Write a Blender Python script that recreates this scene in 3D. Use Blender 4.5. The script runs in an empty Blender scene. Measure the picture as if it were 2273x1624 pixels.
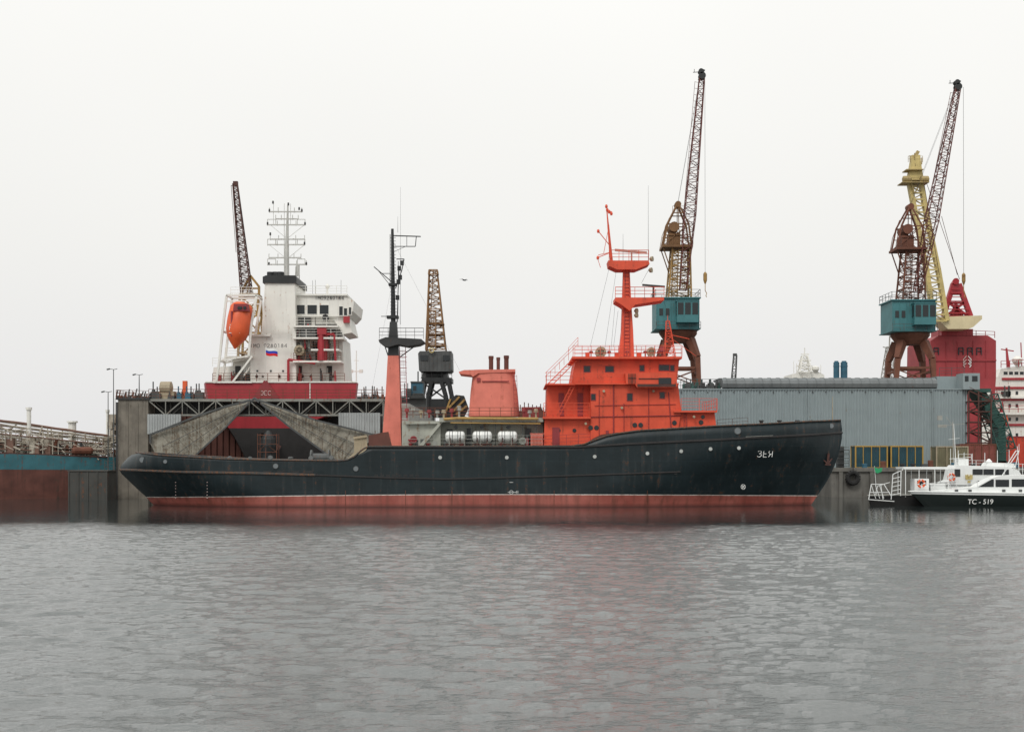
import bpy, math, random
import numpy as np
from mathutils import Vector, Matrix
random.seed(7)
R=random.random
# ---------- survey helpers: bearing/height readings -> metres at a stated distance ----------
F=2800.0; CX=1136.5; HY=1015.0; CH=5.5
def X(px,D): return (px-CX)*D/F
def Z(py,D): return CH+(HY-py)*D/F
def P(px,py,D): return Vector((X(px,D),D,Z(py,D)))
scene=bpy.context.scene
col=scene.collection
# ---------- materials ----------
def nt(name):
    m=bpy.data.materials.new(name); m.use_nodes=True
    return m,m.node_tree.nodes,m.node_tree.links,m.node_tree.nodes['Principled BSDF']
def mixc(N,L,fac,a,b,bt='MIX'):
    n=N.new('ShaderNodeMix'); n.data_type='RGBA'; n.blend_type=bt
    for s,v in ((n.inputs[0],fac),(n.inputs[6],a),(n.inputs[7],b)):
        if hasattr(v,'is_output'): L.new(v,s)
        else: s.default_value=v if not isinstance(v,tuple) else (v+(1,))[:4]
    return n.outputs[2]
def noise(N,L,vec,scale,detail=4,rough=.55):
    n=N.new('ShaderNodeTexNoise'); n.inputs['Scale'].default_value=scale
    n.inputs['Detail'].default_value=detail; n.inputs['Roughness'].default_value=rough
    L.new(vec,n.inputs['Vector']); return n.outputs['Fac']
def ramp(N,L,f,a,b,va=0.,vb=1.):
    n=N.new('ShaderNodeMapRange'); n.inputs[1].default_value=a; n.inputs[2].default_value=b
    n.inputs[3].default_value=va; n.inputs[4].default_value=vb; L.new(f,n.inputs[0]); return n.outputs[0]
def coords(N,L,sc=(1,1,1)):
    t=N.new('ShaderNodeTexCoord'); m=N.new('ShaderNodeMapping'); m.inputs['Scale'].default_value=sc
    L.new(t.outputs['Object'],m.inputs['Vector']); return m.outputs['Vector']
MC={}
def paint(name,c,rough=.55,var=.3,rust=0.,rc=(.13,.05,.02),streak=.35,metal=0.,bump=.15,sc=1.):
    if name in MC: return MC[name]
    m,N,L,B=nt(name)
    v=coords(N,L); vs=coords(N,L,(1.6*sc,1.6*sc,.12*sc))
    n1=noise(N,L,v,.55*sc,5); n2=noise(N,L,vs,1.6,4); n3=noise(N,L,v,2.3*sc,6,.65)
    dark=tuple(x*(1-var) for x in c); lite=tuple(min(1,x*(1+var*.35)+.01*var) for x in c)
    o=mixc(N,L,ramp(N,L,n1,.3,.7),dark,lite)
    sd=tuple(x*.45 for x in c)
    o=mixc(N,L,ramp(N,L,n2,.52,.8,0,streak),o,sd)
    if rust>0:
        mm=N.new('ShaderNodeMath'); mm.operation='MULTIPLY'; L.new(n2,mm.inputs[0]); L.new(n3,mm.inputs[1])
        o=mixc(N,L,ramp(N,L,mm.outputs[0],.40-.2*rust,.46-.12*rust,0,.85),o,rc)
    L.new(o,B.inputs['Base Color'])
    B.inputs['Roughness'].default_value=rough; B.inputs['Metallic'].default_value=metal
    if bump>0:
        b=N.new('ShaderNodeBump'); b.inputs['Strength'].default_value=bump; b.inputs['Distance'].default_value=.05
        L.new(n3,b.inputs['Height']); L.new(b.outputs[0],B.inputs['Normal'])
    MC[name]=m; return m
def glassm():
    m,N,L,B=nt('window_glass'); B.inputs['Base Color'].default_value=(.012,.016,.018,1)
    B.inputs['Roughness'].default_value=.12; return m
ORANGE=paint('orange_red_paint',(.68,.080,.032),.6,.22,.40,(.28,.05,.025),.32)
SALMON=paint('faded_salmon_paint',(.67,.185,.135),.7,.2,.38,(.36,.09,.05),.3)
WHITE=paint('white_ship_paint',(.75,.74,.69),.5,.08,.28,(.38,.20,.11),.28)
CLEANW=paint('clean_white_gelcoat',(.78,.8,.79),.3,.05,0,streak=.08)
CREAM=paint('cream_paint',(.62,.53,.33),.5,.12,.15)
BLACK=paint('black_paint',(.012,.014,.015),.5,.3,0)
DARK=paint('dark_steel',(.03,.03,.03),.6,.4,.2)
DGREY=paint('dark_grey_steel',(.07,.075,.075),.6,.35,.25)
GREY=paint('grey_deck_paint',(.32,.33,.30),.6,.25,.35)
LGREY=paint('weathered_grey_plate',(.36,.36,.33),.65,.3,.55,(.22,.15,.09),.5)
PANEL=paint('corrugated_grey_panel',(.36,.38,.38),.6,.15,.2,streak=.35)
SHED=paint('blue_grey_cladding',(.25,.30,.312),.65,.08,.12,(.2,.18,.15),.2)
ROOF=paint('grey_roof_sheet',(.15,.165,.17),.65,.2,.1)
CONC=paint('stained_concrete',(.19,.17,.14),.85,.35,.35,(.09,.07,.05),.8,bump=.4)
CONC2=paint('quay_concrete',(.15,.145,.13),.85,.35,.35,(.07,.055,.045),.7,bump=.4)
RUST=paint('rusty_brown_steel',(.15,.052,.028),.75,.35,.3,(.06,.03,.02),.3)
DRUST=paint('dark_rust_lattice',(.085,.033,.025),.75,.35,0)
JRUST=paint('red_brown_jib',(.13,.035,.028),.75,.35,0)
OCHRE=paint('ochre_yellow_paint',(.34,.20,.055),.6,.3,.55,(.12,.05,.02),.3)
BOCHRE=paint('brown_ochre_paint',(.23,.12,.045),.7,.3,.55,(.1,.04,.02),.3)
YEL=paint('pale_yellow_paint',(.54,.43,.17),.55,.2,.35)
TEAL=paint('teal_cabin_paint',(.045,.175,.19),.55,.2,.3,(.1,.05,.03))
BLUE=paint('blue_paint',(.025,.11,.17),.6,.3,.3)
TEALB=paint('faded_teal_hull',(.03,.14,.17),.6,.3,.5,(.12,.05,.03),.4)
RHULL=paint('rusty_hull_red',(.12,.04,.028),.75,.4,.4,(.05,.03,.02),.7)
RED=paint('crimson_ship_paint',(.36,.022,.032),.5,.2,.15,(.2,.04,.03),.3)
DRED=paint('dull_red_paint',(.26,.03,.035),.6,.2,.15)
CRED=paint('crane_house_red',(.33,.035,.042),.6,.18,.15)
LBOAT=paint('lifeboat_orange',(.72,.11,.03),.45,.15,.1,(.45,.08,.03))
HBLACK=paint('hull_black',(.02,.018,.018),.6,.3,.1)
DGREEN=paint('black_green_hull',(.004,.010,.009),.5,.1,0,streak=.05)
GREEN=paint('green_steel',(.025,.09,.075),.6,.3,.3)
RUBBER=paint('black_rubber',(.012,.012,.012),.8,.3,0)
BEIGE=paint('beige_weathered',(.38,.32,.22),.7,.25,.4,(.2,.1,.05))
BROWN=paint('brown_primer',(.11,.035,.024),.7,.3,.3)
MARK=paint('marking_white',(.75,.76,.74),.6,.1,0,streak=.1)
MARKF=paint('faded_marking',(.6,.45,.43),.7,.3,0)
MARKD=paint('marking_dark',(.02,.02,.025),.6,.1,0)
PIPE=paint('pipe_yellow',(.42,.26,.08),.6,.3,.3)
FB=paint('flag_blue',(.015,.05,.42),.8,.05,0,streak=0); FR=paint('flag_red',(.6,.015,.015),.8,.05,0,streak=0); FG=paint('flag_green',(.02,.3,.12),.8,.05,0)
RUSTCAP=paint('scuffed_rail_paint',(.05,.05,.048),.7,.3,.95,(.15,.065,.03),.3,sc=2)
GLASS=glassm()
# ---------- mesh builder ----------
class G:
    def __init__(s): s.v=[];s.f=[];s.m=[]
    def add(s,vs,fs,mi=0):
        o=len(s.v); s.v+= [Vector(v) for v in vs]; s.f+=[tuple(i+o for i in f) for f in fs]; s.m+=[mi]*len(fs)
    def box(s,x0,x1,y0,y1,z0,z1,mi=0):
        s.add([(x0,y0,z0),(x1,y0,z0),(x1,y1,z0),(x0,y1,z0),(x0,y0,z1),(x1,y0,z1),(x1,y1,z1),(x0,y1,z1)],
              [(0,3,2,1),(4,5,6,7),(0,1,5,4),(1,2,6,5),(2,3,7,6),(3,0,4,7)],mi)
    def pb(s,a,b,c,d,D,t,mi=0):   # surveyed rectangle at distance D, t metres deep
        s.box(X(min(a,c),D),X(max(a,c),D),D,D+t,Z(max(b,d),D),Z(min(b,d),D),mi)
    def pp(s,pts,D,t,mi=0):
        n=len(pts); A=[P(x,y,D) for x,y in pts]; Bk=[v+Vector((0,t,0)) for v in A]
        ar=sum(pts[i][0]*pts[(i+1)%n][1]-pts[(i+1)%n][0]*pts[i][1] for i in range(n))
        if ar>0: A.reverse(); Bk.reverse()
        s.add(A+Bk,[tuple(range(n)),tuple(range(2*n-1,n-1,-1))]+[(i,i+n,(i+1)%n+n,(i+1)%n) for i in range(n)],mi)
    def beam(s,p,q,r,r2=None,n=4,mi=0):
        p=Vector(p);q=Vector(q); r2=r if r2 is None else r2
        d=q-p
        if d.length<1e-6: return
        d.normalize(); u=d.cross(Vector((0,0,1)) if abs(d.z)<.9 else Vector((0,1,0))).normalized(); w=d.cross(u)
        vs=[]
        for c,rr in ((p,r),(q,r2)):
            for i in range(n):
                a=2*math.pi*(i+.5)/n; vs.append(c+(u*math.cos(a)+w*math.sin(a))*rr)
        s.add(vs,[tuple(range(n-1,-1,-1)),tuple(range(n,2*n))]+[(i,(i+1)%n,(i+1)%n+n,i+n) for i in range(n)],mi)
    def path(s,pts,r,n=4,mi=0):
        for a,b in zip(pts,pts[1:]): s.beam(a,b,r,n=n,mi=mi)
    def lathe(s,p,q,prof,n=16,mi=0):   # prof: (t,r)
        p=Vector(p);q=Vector(q); d=(q-p); dn=d.normalized()
        u=dn.cross(Vector((0,0,1)) if abs(dn.z)<.9 else Vector((0,1,0))).normalized(); w=dn.cross(u)
        vs=[p+d*t+(u*math.cos(2*math.pi*i/n)+w*math.sin(2*math.pi*i/n))*r for t,r in prof for i in range(n)]
        fs=[(k*n+i,k*n+(i+1)%n,(k+1)*n+(i+1)%n,(k+1)*n+i) for k in range(len(prof)-1) for i in range(n)]
        fs+=[tuple(range(n-1,-1,-1)),tuple(range((len(prof)-1)*n,len(prof)*n))]
        s.add(vs,fs,mi)
    def lattice(s,p,q,w0,w1,n,r,mi=0,dr=None):
        p=Vector(p);q=Vector(q);d=(q-p).normalized(); dr=dr or r*.55
        u=d.cross(Vector((0,1,0))).normalized(); w=d.cross(u).normalized()
        lv=[]
        for k in range(n+1):
            t=k/n; c=p.lerp(q,t); h=(w0+(w1-w0)*t)/2
            lv.append([c+u*h*a+w*h*b for a,b in ((-1,-1),(1,-1),(1,1),(-1,1))])
        for j in range(4): s.beam(lv[0][j],lv[-1][j],r,mi=mi)
        for k in range(n+1):
            for j in range(4): s.beam(lv[k][j],lv[k][(j+1)%4],dr,n=3,mi=mi)
            if k<n:
                for j in range(4):
                    a,b=(j,(j+1)%4) if k%2 else ((j+1)%4,j)
                    s.beam(lv[k][a],lv[k+1][b],dr,n=3,mi=mi)
    def rail(s,pts,h=1.05,step=1.5,r=.032,rows=3,mi=0):
        pts=[Vector(p) for p in pts]; up=Vector((0,0,1))
        for a,b in zip(pts,pts[1:]):
            L=(b-a).length; n=max(1,int(L/step))
            for i in range(n+1): c=a.lerp(b,i/n); s.beam(c,c+up*h,r,n=4,mi=mi)
            for k in range(rows):
                z=h*(k+1)/rows; s.beam(a+up*z,b+up*z,r*.85,n=4,mi=mi)
    def prail(s,pts,D,**k): s.rail([P(x,y,D) for x,y in pts],**k)
BASE={}
def lab(o,label,cat=None,group=None,kind=None):
    if label: o['label']=label
    if cat: o['category']=cat
    if group: o['group']=group
    if kind: o['kind']=kind
def thing(name,label,cat,base,group=None):
    o=bpy.data.objects.new(name,None); o.location=base; col.objects.link(o); o.empty_display_size=.5
    lab(o,label,cat,group); BASE[o.name]=Vector(base); return o
def part(g,name,parent,mats,label=None,smooth=False,**k):
    b=BASE[parent.name] if parent else Vector((0,0,0))
    me=bpy.data.meshes.new(name); me.from_pydata([v-b for v in g.v],[],g.f)
    mats=mats if isinstance(mats,(list,tuple)) else [mats]
    for m in mats: me.materials.append(m)
    me.polygons.foreach_set('material_index',g.m)
    if smooth:
        me.polygons.foreach_set('use_smooth',[True]*len(g.f)); 
        try: me.set_sharp_from_angle(angle=math.radians(40))
        except Exception: pass
    me.update()
    o=bpy.data.objects.new(name,me); col.objects.link(o)
    if parent: o.parent=parent; BASE[o.name]=b
    lab(o,label,**k); return o
def solo(g,name,label,cat,mats,base=None,group=None,**k):   # single-mesh thing
    n=len(g.v); c=sum(g.v,Vector())/n; c.z=min(v.z for v in g.v)
    me=bpy.data.meshes.new(name); me.from_pydata([v-c for v in g.v],[],g.f)
    for m in (mats if isinstance(mats,(list,tuple)) else [mats]): me.materials.append(m)
    me.polygons.foreach_set('material_index',g.m); me.update()
    o=bpy.data.objects.new(name,me); o.location=c; col.objects.link(o); lab(o,label,cat,group); BASE[o.name]=c; return o
def dup(root,off):
    def cp(o,par):
        n=o.copy(); col.objects.link(n)
        if par: n.parent=par
        else: n.location=o.location+Vector(off)
        BASE[n.name]=BASE.get(o.name,Vector())
        for c in list(o.children): cp(c,n)
        return n
    return cp(root,None)
# stroke lettering: unit cell 0..1 wide, 0..1.5 high
ST={'З':[[(0,1.3),(.3,1.5),(.75,1.45),(.9,1.15),(.7,.82),(.35,.78)],[(.7,.82),(1,.55),(.9,.15),(.5,0),(.15,.05),(0,.25)]],
'Е':[[(.95,1.5),(.05,1.5),(.05,0),(.95,0)],[(.05,.78),(.8,.78)]],
'Я':[[(.95,0),(.95,1.5),(.25,1.5),(.0,1.3),(.0,.95),(.25,.72),(.95,.72)],[(.5,.72),(.0,0)]],
'Э':[[(0,1.25),(.3,1.5),(.7,1.45),(.95,1.1),(.95,.4),(.7,.05),(.3,0),(0,.25)],[(.4,.75),(.95,.75)]],
'С':[[(1,1.25),(.7,1.5),(.3,1.45),(.05,1.1),(.05,.4),(.3,.05),(.7,0),(1,.25)]],
'I':[[(.5,0),(.5,1.5)]],'M':[[(0,0),(0,1.5),(.5,.6),(1,1.5),(1,0)]],'O':[[(0,.3),(0,1.2),(.3,1.5),(.7,1.5),(1,1.2),(1,.3),(.7,0),(.3,0),(0,.3)]],' ':[],
'9':[[(.9,.8),(.3,.7),(0,1.1),(.3,1.5),(.8,1.45),(.95,1.0),(.7,.2),(.2,0)]],'2':[[(0,1.2),(.3,1.5),(.8,1.4),(.9,1.05),(0,0),(1,0)]],
'8':[[(.5,.8),(.1,1.1),(.5,1.5),(.9,1.1),(.5,.8),(0,.4),(.5,0),(1,.4),(.5,.8)]],'0':[[(.1,.3),(.1,1.2),(.5,1.5),(.9,1.2),(.9,.3),(.5,0),(.1,.3)]],
'1':[[(.2,1.2),(.55,1.5),(.55,0)]],'4':[[(.8,0),(.8,1.5),(0,.45),(1,.45)]]}
def strokes(txt,c,h,parent,mat,r,yaw=0,shear=0.,gap=.35):
    g=G(); s=h/1.5; ux=Vector((math.cos(yaw),math.sin(yaw),0)); W=len(txt)*(1+gap)-gap; c=Vector(c)
    for i,ch in enumerate(txt):
        for pl in ST[ch]:
            pts=[c+ux*((x+i*(1+gap)-W/2)+(z-.75)*shear)*s+Vector((0,0,(z-.75)*s)) for x,z in pl]; g.path(pts,r,5)
    return part(g,'lettering',parent,mat)
def lettering(body,p,size,parent,mat,shear=0,name='lettering',align='CENTER',yaw=0,sx=1):
    cu=bpy.data.curves.new('t','FONT'); cu.body=body; cu.size=size; cu.shear=shear; cu.align_x=align; cu.align_y='CENTER'
    cu.extrude=.01
    t=bpy.data.objects.new('t',cu); col.objects.link(t)
    dg=bpy.context.evaluated_depsgraph_get(); dg.update()
    me=bpy.data.meshes.new_from_object(t.evaluated_get(dg)); bpy.data.objects.remove(t)
    M=Matrix.Translation(Vector(p)-BASE[parent.name])@Matrix.Rotation(yaw,4,'Z')@Matrix.Rotation(math.radians(90),4,'X')@Matrix.Scale(sx,4,(1,0,0))
    me.transform(M); me.materials.clear(); me.materials.append(mat); me.name=name
    o=bpy.data.objects.new(name,me); o.parent=parent; col.objects.link(o); return o
def window(parent,px,py,w,h,D,fm=None,name='window'):
    g=G(); x,z=X(px,D),Z(py,D); a=w*D/F/2; b=h*D/F/2; t=.07
    y=D-.05
    for (x0,x1,z0,z1) in ((x-a-t,x+a+t,z+b,z+b+t),(x-a-t,x+a+t,z-b-t,z-b),(x-a-t,x-a,z-b,z+b),(x+a,x+a+t,z-b,z+b)):
        g.box(x0,x1,y,D+.05,z0,z1,0)
    g.box(x-a,x+a,D-.012,D+.04,z-b,z+b,1)
    return part(g,name,parent,[fm or ORANGE,GLASS])
def porthole(parent,c,r,fm,gm=None,name='porthole'):
    g=G(); c=Vector(c); n=14
    g.lathe(c+Vector((0,.05,0)),c+Vector((0,-.06,0)),[(0,r*1.25),(1,r*1.2)],n,0)
    g.lathe(c+Vector((0,-.055,0)),c+Vector((0,-.075,0)),[(0,r),(1,r*.98)],n,1)
    return part(g,name,parent,[fm,gm or GLASS])
def interp(tab,x):
    if x<=tab[0][0]: return tab[0][1]
    for (a,va),(b,vb) in zip(tab,tab[1:]):
        if x<=b: return va+(vb-va)*(x-a)/(b-a)
    return tab[-1][1]
# ================= SETTING =================
def structure(g,name,mat,smooth=False):
    o=part(g,name,None,mat,smooth=smooth); o['kind']='structure'; return o
# water: real wavelets in the basin, flat far sheets around it
dx=.11; xs=np.arange(-64,64.01,dx); ys=np.arange(15,134.01,dx); nx,ny=len(xs),len(ys)
XX,YY=np.meshgrid(xs,ys); rng=np.random.RandomState(3); H=np.zeros_like(XX)
wx=XX+.8*np.sin(YY*.21+1)+.5*np.sin(YY*.37+XX*.11); wy=YY+.9*np.sin(XX*.17)+.5*np.sin(XX*.31+2)
for i in range(64):
    lam=.38*(3.0/.38)**(rng.rand()**1.5); th=math.pi/2+rng.normal(0,.55); k=2*math.pi/lam
    H+=(.0225/k)*np.sin(k*(math.cos(th)*wx+math.sin(th)*wy)+rng.rand()*6.28)
E=.85+.25*np.sin(.06*XX+.11*YY+1)*np.sin(.09*YY-.05*XX)
edge=109+2.5*np.sin(.08*XX)+1.8*np.sin(.19*XX+1)+1.2*np.sin(.43*XX); Cc=np.clip((edge-YY)/20,0,1); Cc=.10+.9*Cc*Cc*(3-2*Cc)
tp=np.clip(np.minimum(np.minimum(XX+64,64-XX),np.minimum(YY-15,134-YY))/3,0,1)
H*=E*Cc*tp
co_=np.stack([XX,YY,H],-1).reshape(-1,3)
ii=np.arange(nx*ny).reshape(ny,nx); q=np.stack([ii[:-1,:-1],ii[:-1,1:],ii[1:,1:],ii[1:,:-1]],-1).reshape(-1,4)
x0,x1,y0,y1=xs[0],xs[-1],ys[0],ys[-1]; b0=len(co_)
ex=np.array([(-3000,-200,0),(3000,-200,0),(3000,y0,0),(-3000,y0,0),(-3000,y1,0),(3000,y1,0),(3000,4200,0),(-3000,4200,0),(x0,y0,0),(x0,y1,0),(x1,y0,0),(x1,y1,0)],float)
co_=np.vstack([co_,ex]); q=np.vstack([q,np.array([(0,1,2,3),(4,5,6,7),(3,8,9,4),(10,2,5,11)])+b0])
me=bpy.data.meshes.new('water'); me.vertices.add(len(co_)); me.vertices.foreach_set('co',co_.ravel().astype(np.float32))
me.loops.add(q.size); me.loops.foreach_set('vertex_index',q.ravel().astype(np.int32)); me.polygons.add(len(q)); me.polygons.foreach_set('loop_start',np.arange(0,q.size,4,dtype=np.int32))
try: me.polygons.foreach_set('loop_total',np.full(len(q),4,dtype=np.int32))
except Exception: pass
me.update(calc_edges=True); me.polygons.foreach_set('use_smooth',np.ones(len(q),dtype=bool)); me.update()
m,N,L,B=nt('harbour_water')
B.inputs['Roughness'].default_value=.04; B.inputs['IOR'].default_value=1.60
sep=N.new('ShaderNodeSeparateXYZ'); tc=N.new('ShaderNodeTexCoord'); L.new(tc.outputs['Object'],sep.inputs[0])
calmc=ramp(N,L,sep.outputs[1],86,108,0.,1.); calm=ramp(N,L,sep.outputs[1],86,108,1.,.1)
L.new(mixc(N,L,calmc,(.095,.106,.106),(.022,.028,.028)),B.inputs['Base Color'])  # rippled water painted paler to stand in for sky reflection, calm strip darker
n2=noise(N,L,coords(N,L,(.7,1.2,1)),6.5,4,.7)
bb=N.new('ShaderNodeBump'); bb.inputs['Distance'].default_value=.05; L.new(calm,bb.inputs['Strength']); L.new(n2,bb.inputs['Height']); L.new(bb.outputs[0],B.inputs['Normal'])
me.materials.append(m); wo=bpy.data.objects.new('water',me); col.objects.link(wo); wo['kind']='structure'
# land and quay
g=G(); g.add([(-3000,262,3),(3000,262,3),(3000,4100,3),(-3000,4100,3)],[(0,1,2,3)]); g.box(-3000,3000,261,262,-1,3.0)
structure(g,'ground',CONC2)
qx=X(1845,175)
g=G(); g.box(qx,260,175,262.5,-1,3.95); g.box(qx-.15,260,174.7,176,3.55,4.1)
for k in range(12): g.box(qx+1+k*4.3,qx+1.5+k*4.3,174.55,175.02,-.5,3.5)
structure(g,'quay',CONC2)
# ================= MAIN VESSEL =================
YC=146.5
YT=[(285,1009),(300,1004),(330,1007),(360,1010),(500,1018),(620,1021),(752,1022),(772,1020),(788,1012),(800,1001),(808,995),(818,991),(1000,991),(1270,990),(1295,986),(1320,976),(1345,967),(1375,961),(1420,955),(1590,945),(1700,940),(1790,935),(1868,932)]
SP=[(1003,300),(1015,284),(1030,270),(1042,265),(1050,269),(1065,284),(1085,305),(1100,322),(1125,345),(1160,375)]
BP=[(932,1867),(950,1869),(965,1870),(985,1867),(1010,1861),(1040,1850),(1070,1835),(1103,1812),(1125,1797),(1160,1780)]
def hb(u,y):
    w=min(1,max(0,(y-985)/135)); f=1.
    u0=.80-.18*w; p=2.5-.7*w
    if u>u0: f*=1-((u-u0)/(1-u0))**p
    us=.06+.18*w
    if u<us:
        t=(us-u)/us; f*=(max(0,1-t**2.4))**(.45+.4*w)
    return max(.12,6.5*f)
def hp(px,y,off=0.):
    s=interp(SP,y);e=interp(BP,y);u=min(1,max(0,(px-s)/(e-s))); b=hb(u,y); D=YC-b
    return Vector((X(px,D),D-off,Z(y,D)))
zeya=thing('salvage_ship','long black-hulled salvage ship with orange-red superstructure, afloat','ship',(0,YC,0))
NS=190; rows=[]
for i in range(NS+1):
    t=i/NS; u=.45*t+.55*(.5-.5*math.cos(math.pi*t))
    yt=interp(YT,285+u*(1868-285))
    ys=[yt+(1050-yt)*k for k in (0,.17,.34,.5,.68,.85,1)]+[1062,1075,1088,1100,1112,1125,1160]
    r=[]
    for y in ys:
        s=interp(SP,y);e=interp(BP,y);px=s+(e-s)*u;b=hb(u,y);D=YC-b
        r.append((X(px,D),b,Z(y,D)))
    rows.append(r)
g=G(); K=len(rows[0])
near=[Vector((x,YC-b,z)) for r in rows for x,b,z in r]; far=[Vector((x,YC+b,z)) for r in rows for x,b,z in r]
fs=[];n=len(near)
for i in range(NS):
    for k in range(K-1):
        a=i*K+k; fs.append((a,a+1,a+K+1,a+K)); fs.append((n+a,n+a+K,n+a+K+1,n+a+1))
for k in range(K-1):
    fs.append((k,n+k,n+k+1,k+1)); a=NS*K+k; fs.append((a,a+1,n+a+1,n+a))
g.add(near+far,fs)
m,N,L,B=nt('black_hull_with_red_boot_top')
tc=N.new('ShaderNodeTexCoord'); sep=N.new('ShaderNodeSeparateXYZ'); L.new(tc.outputs['Object'],sep.inputs[0])
xx=N.new('ShaderNodeMath'); xx.operation='MULTIPLY'; L.new(sep.outputs[0],xx.inputs[0]); L.new(sep.outputs[0],xx.inputs[1])
zz=N.new('ShaderNodeMath'); zz.operation='MULTIPLY_ADD'; L.new(xx.outputs[0],zz.inputs[0]); zz.inputs[1].default_value=.00027; L.new(sep.outputs[2],zz.inputs[2])
v=coords(N,L); vs=coords(N,L,(1.2,1.2,.10)); nA=noise(N,L,v,.35,5); nB=noise(N,L,vs,1.3,5); nC=noise(N,L,v,3,6,.7)
black=mixc(N,L,ramp(N,L,nA,.3,.7),(.005,.011,.013),(.012,.022,.026))
black=mixc(N,L,ramp(N,L,nB,.52,.78,0,.6),black,(.038,.048,.05))
br0=N.new('ShaderNodeTexBrick')
sw=N.new('ShaderNodeCombineXYZ'); L.new(sep.outputs[0],sw.inputs[0]); L.new(sep.outputs[2],sw.inputs[1]); L.new(sw.outputs[0],br0.inputs['Vector'])
br0.inputs['Scale'].default_value=1; br0.inputs['Brick Width'].default_value=5.5; br0.inputs['Row Height'].default_value=1.7; br0.inputs['Mortar Size'].default_value=.035
br0.inputs['Color1'].default_value=(.42,.42,.42,1); br0.inputs['Color2'].default_value=(.6,.6,.6,1); br0.inputs['Mortar'].default_value=(1,1,1,1)
black=mixc(N,L,.28,black,br0.outputs['Color'],'OVERLAY')
mm=N.new('ShaderNodeMath'); mm.operation='MULTIPLY'; L.new(nB,mm.inputs[0]); L.new(nC,mm.inputs[1])
rustf=ramp(N,L,mm.outputs[0],.33,.39,0,.7)
black=mixc(N,L,rustf,black,(.075,.036,.02))
redc=mixc(N,L,ramp(N,L,nA,.3,.7),(.25,.062,.048),(.38,.12,.095))
redc=mixc(N,L,ramp(N,L,nB,.46,.70,0,.75),redc,(.13,.05,.035))
redc=mixc(N,L,ramp(N,L,nC,.6,.75,0,.4),redc,(.40,.21,.18))
redc=mixc(N,L,ramp(N,L,sep.outputs[2],.0,.45,.8,0),redc,(.05,.02,.018))
zn=N.new('ShaderNodeMath'); zn.operation='MULTIPLY_ADD'; L.new(nC,zn.inputs[0]); zn.inputs[1].default_value=.05; L.new(zz.outputs[0],zn.inputs[2])
wl=mixc(N,L,ramp(N,L,nB,.4,.7,0,.7),(.60,.56,.52),(.25,.16,.13))
o=mixc(N,L,ramp(N,L,zn.outputs[0],1.375,1.385),redc,wl); o=mixc(N,L,ramp(N,L,zn.outputs[0],1.47,1.48),o,black)
L.new(o,B.inputs['Base Color']); B.inputs['Roughness'].default_value=.45; B.inputs['Specular IOR Level'].default_value=.35
b=N.new('ShaderNodeBump'); b.inputs['Strength'].default_value=.5; b.inputs['Distance'].default_value=.07
br=noise(N,L,coords(N,L,(.6,.6,.8)),1.0,2); L.new(br,b.inputs['Height']); L.new(b.outputs[0],B.inputs['Normal'])
hull=part(g,'hull',zeya,m,smooth=True)
md=hull.modifiers.new('s','SOLIDIFY'); md.thickness=.1; md.offset=-1
# deck
g=G(); prev=None
for i in range(1,NS):
    x,b,z=rows[i][0]; px=285+(.45*i/NS+.55*(.5-.5*math.cos(math.pi*i/NS)))*(1868-285)
    dz=-.9 if px<812 else (-.05 if px<1322 else -1.)
    b=max(.02,b-.1); cur=[Vector((x,YC-b,z+dz)),Vector((x,YC+b,z+dz))]
    if prev: g.add([prev[0],cur[0],cur[1],prev[1]],[(0,1,2,3)])
    prev=cur
part(g,'deck',zeya,GREY)
def strake(pts,r,name,mat,off=.02,both=True):
    P2=[]
    for (a,ya),(b,yb) in zip(pts,pts[1:]):
        n=max(1,int(abs(b-a)/12)); P2+=[(a+(b-a)*i/n,ya+(yb-ya)*i/n) for i in range(n)]
    P2.append(pts[-1])
    g=G(); w=[hp(x,y,off) for x,y in P2]; g.path(w,r,6); part(g,name,zeya,mat)
    g=G(); g.path([Vector((v.x,2*YC-v.y,v.z)) for v in w],r,6)
    return part(g,name,zeya,mat)
strake([(266,1042),(300,1043),(400,1047),(560,1050),(700,1054)],.15,'rubbing_strake',RUSTCAP)
strake([(700,1054),(860,1060),(1000,1063),(1250,1056),(1510,1047)],.10,'rubbing_strake',HBLACK)
strake([(818,992),(1280,992),(1400,985),(1590,976),(1700,970),(1800,965),(1869,960)],.14,'rubbing_strake',HBLACK)
strake([(302,1004),(330,1007),(360,1010),(500,1018),(620,1021),(752,1022),(772,1020),(788,1012),(800,1001),(808,995),(818,991)],.10,'bulwark_cap',RUSTCAP)
strake([(818,990),(1000,990),(1270,989)],.07,'bulwark_cap',RUSTCAP)
strake([(1270,989),(1295,986),(1320,976),(1345,967),(1375,961),(1420,955),(1590,945),(1700,940),(1790,935),(1866,932)],.09,'bulwark_cap',RUSTCAP)
for px,py in ((977,1015),(1125,1015),(1320,1013),(1437,1006),(1512,1001),(1577,996),(1640,994)):
    porthole(zeya,hp(px,py,.02),.2,DGREY,paint('porthole_cover',(.5,.52,.5)))
for px,py,r in ((1637,956,.34),(1845,945,.26),(316,1020,.3),(367,1024,.2),(612,1034,.26),(790,1040,.26)):
    porthole(zeya,hp(px,py,.02),r,DGREY,paint('fairlead_grey',(.16,.18,.19)),name='fairlead')
for px,py,w in [(500+i*31,1047,18) for i in range(7)]+[(835+i*13,1055,8) for i in range(8)]+[(1500,1050,6)]:
    c=hp(px,py,.03); g=G(); a=w*.025; g.box(c.x-a,c.x+a,c.y-.0,c.y+.1,c.z-.13,c.z+.13); part(g,'freeing_port',zeya,BLACK)
g=G(); g.path([hp(x,969-(x-1655)*.045,.14) for x in range(1655,1716,6)],.03); part(g,'worn_strake_paint',zeya,LGREY)
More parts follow.
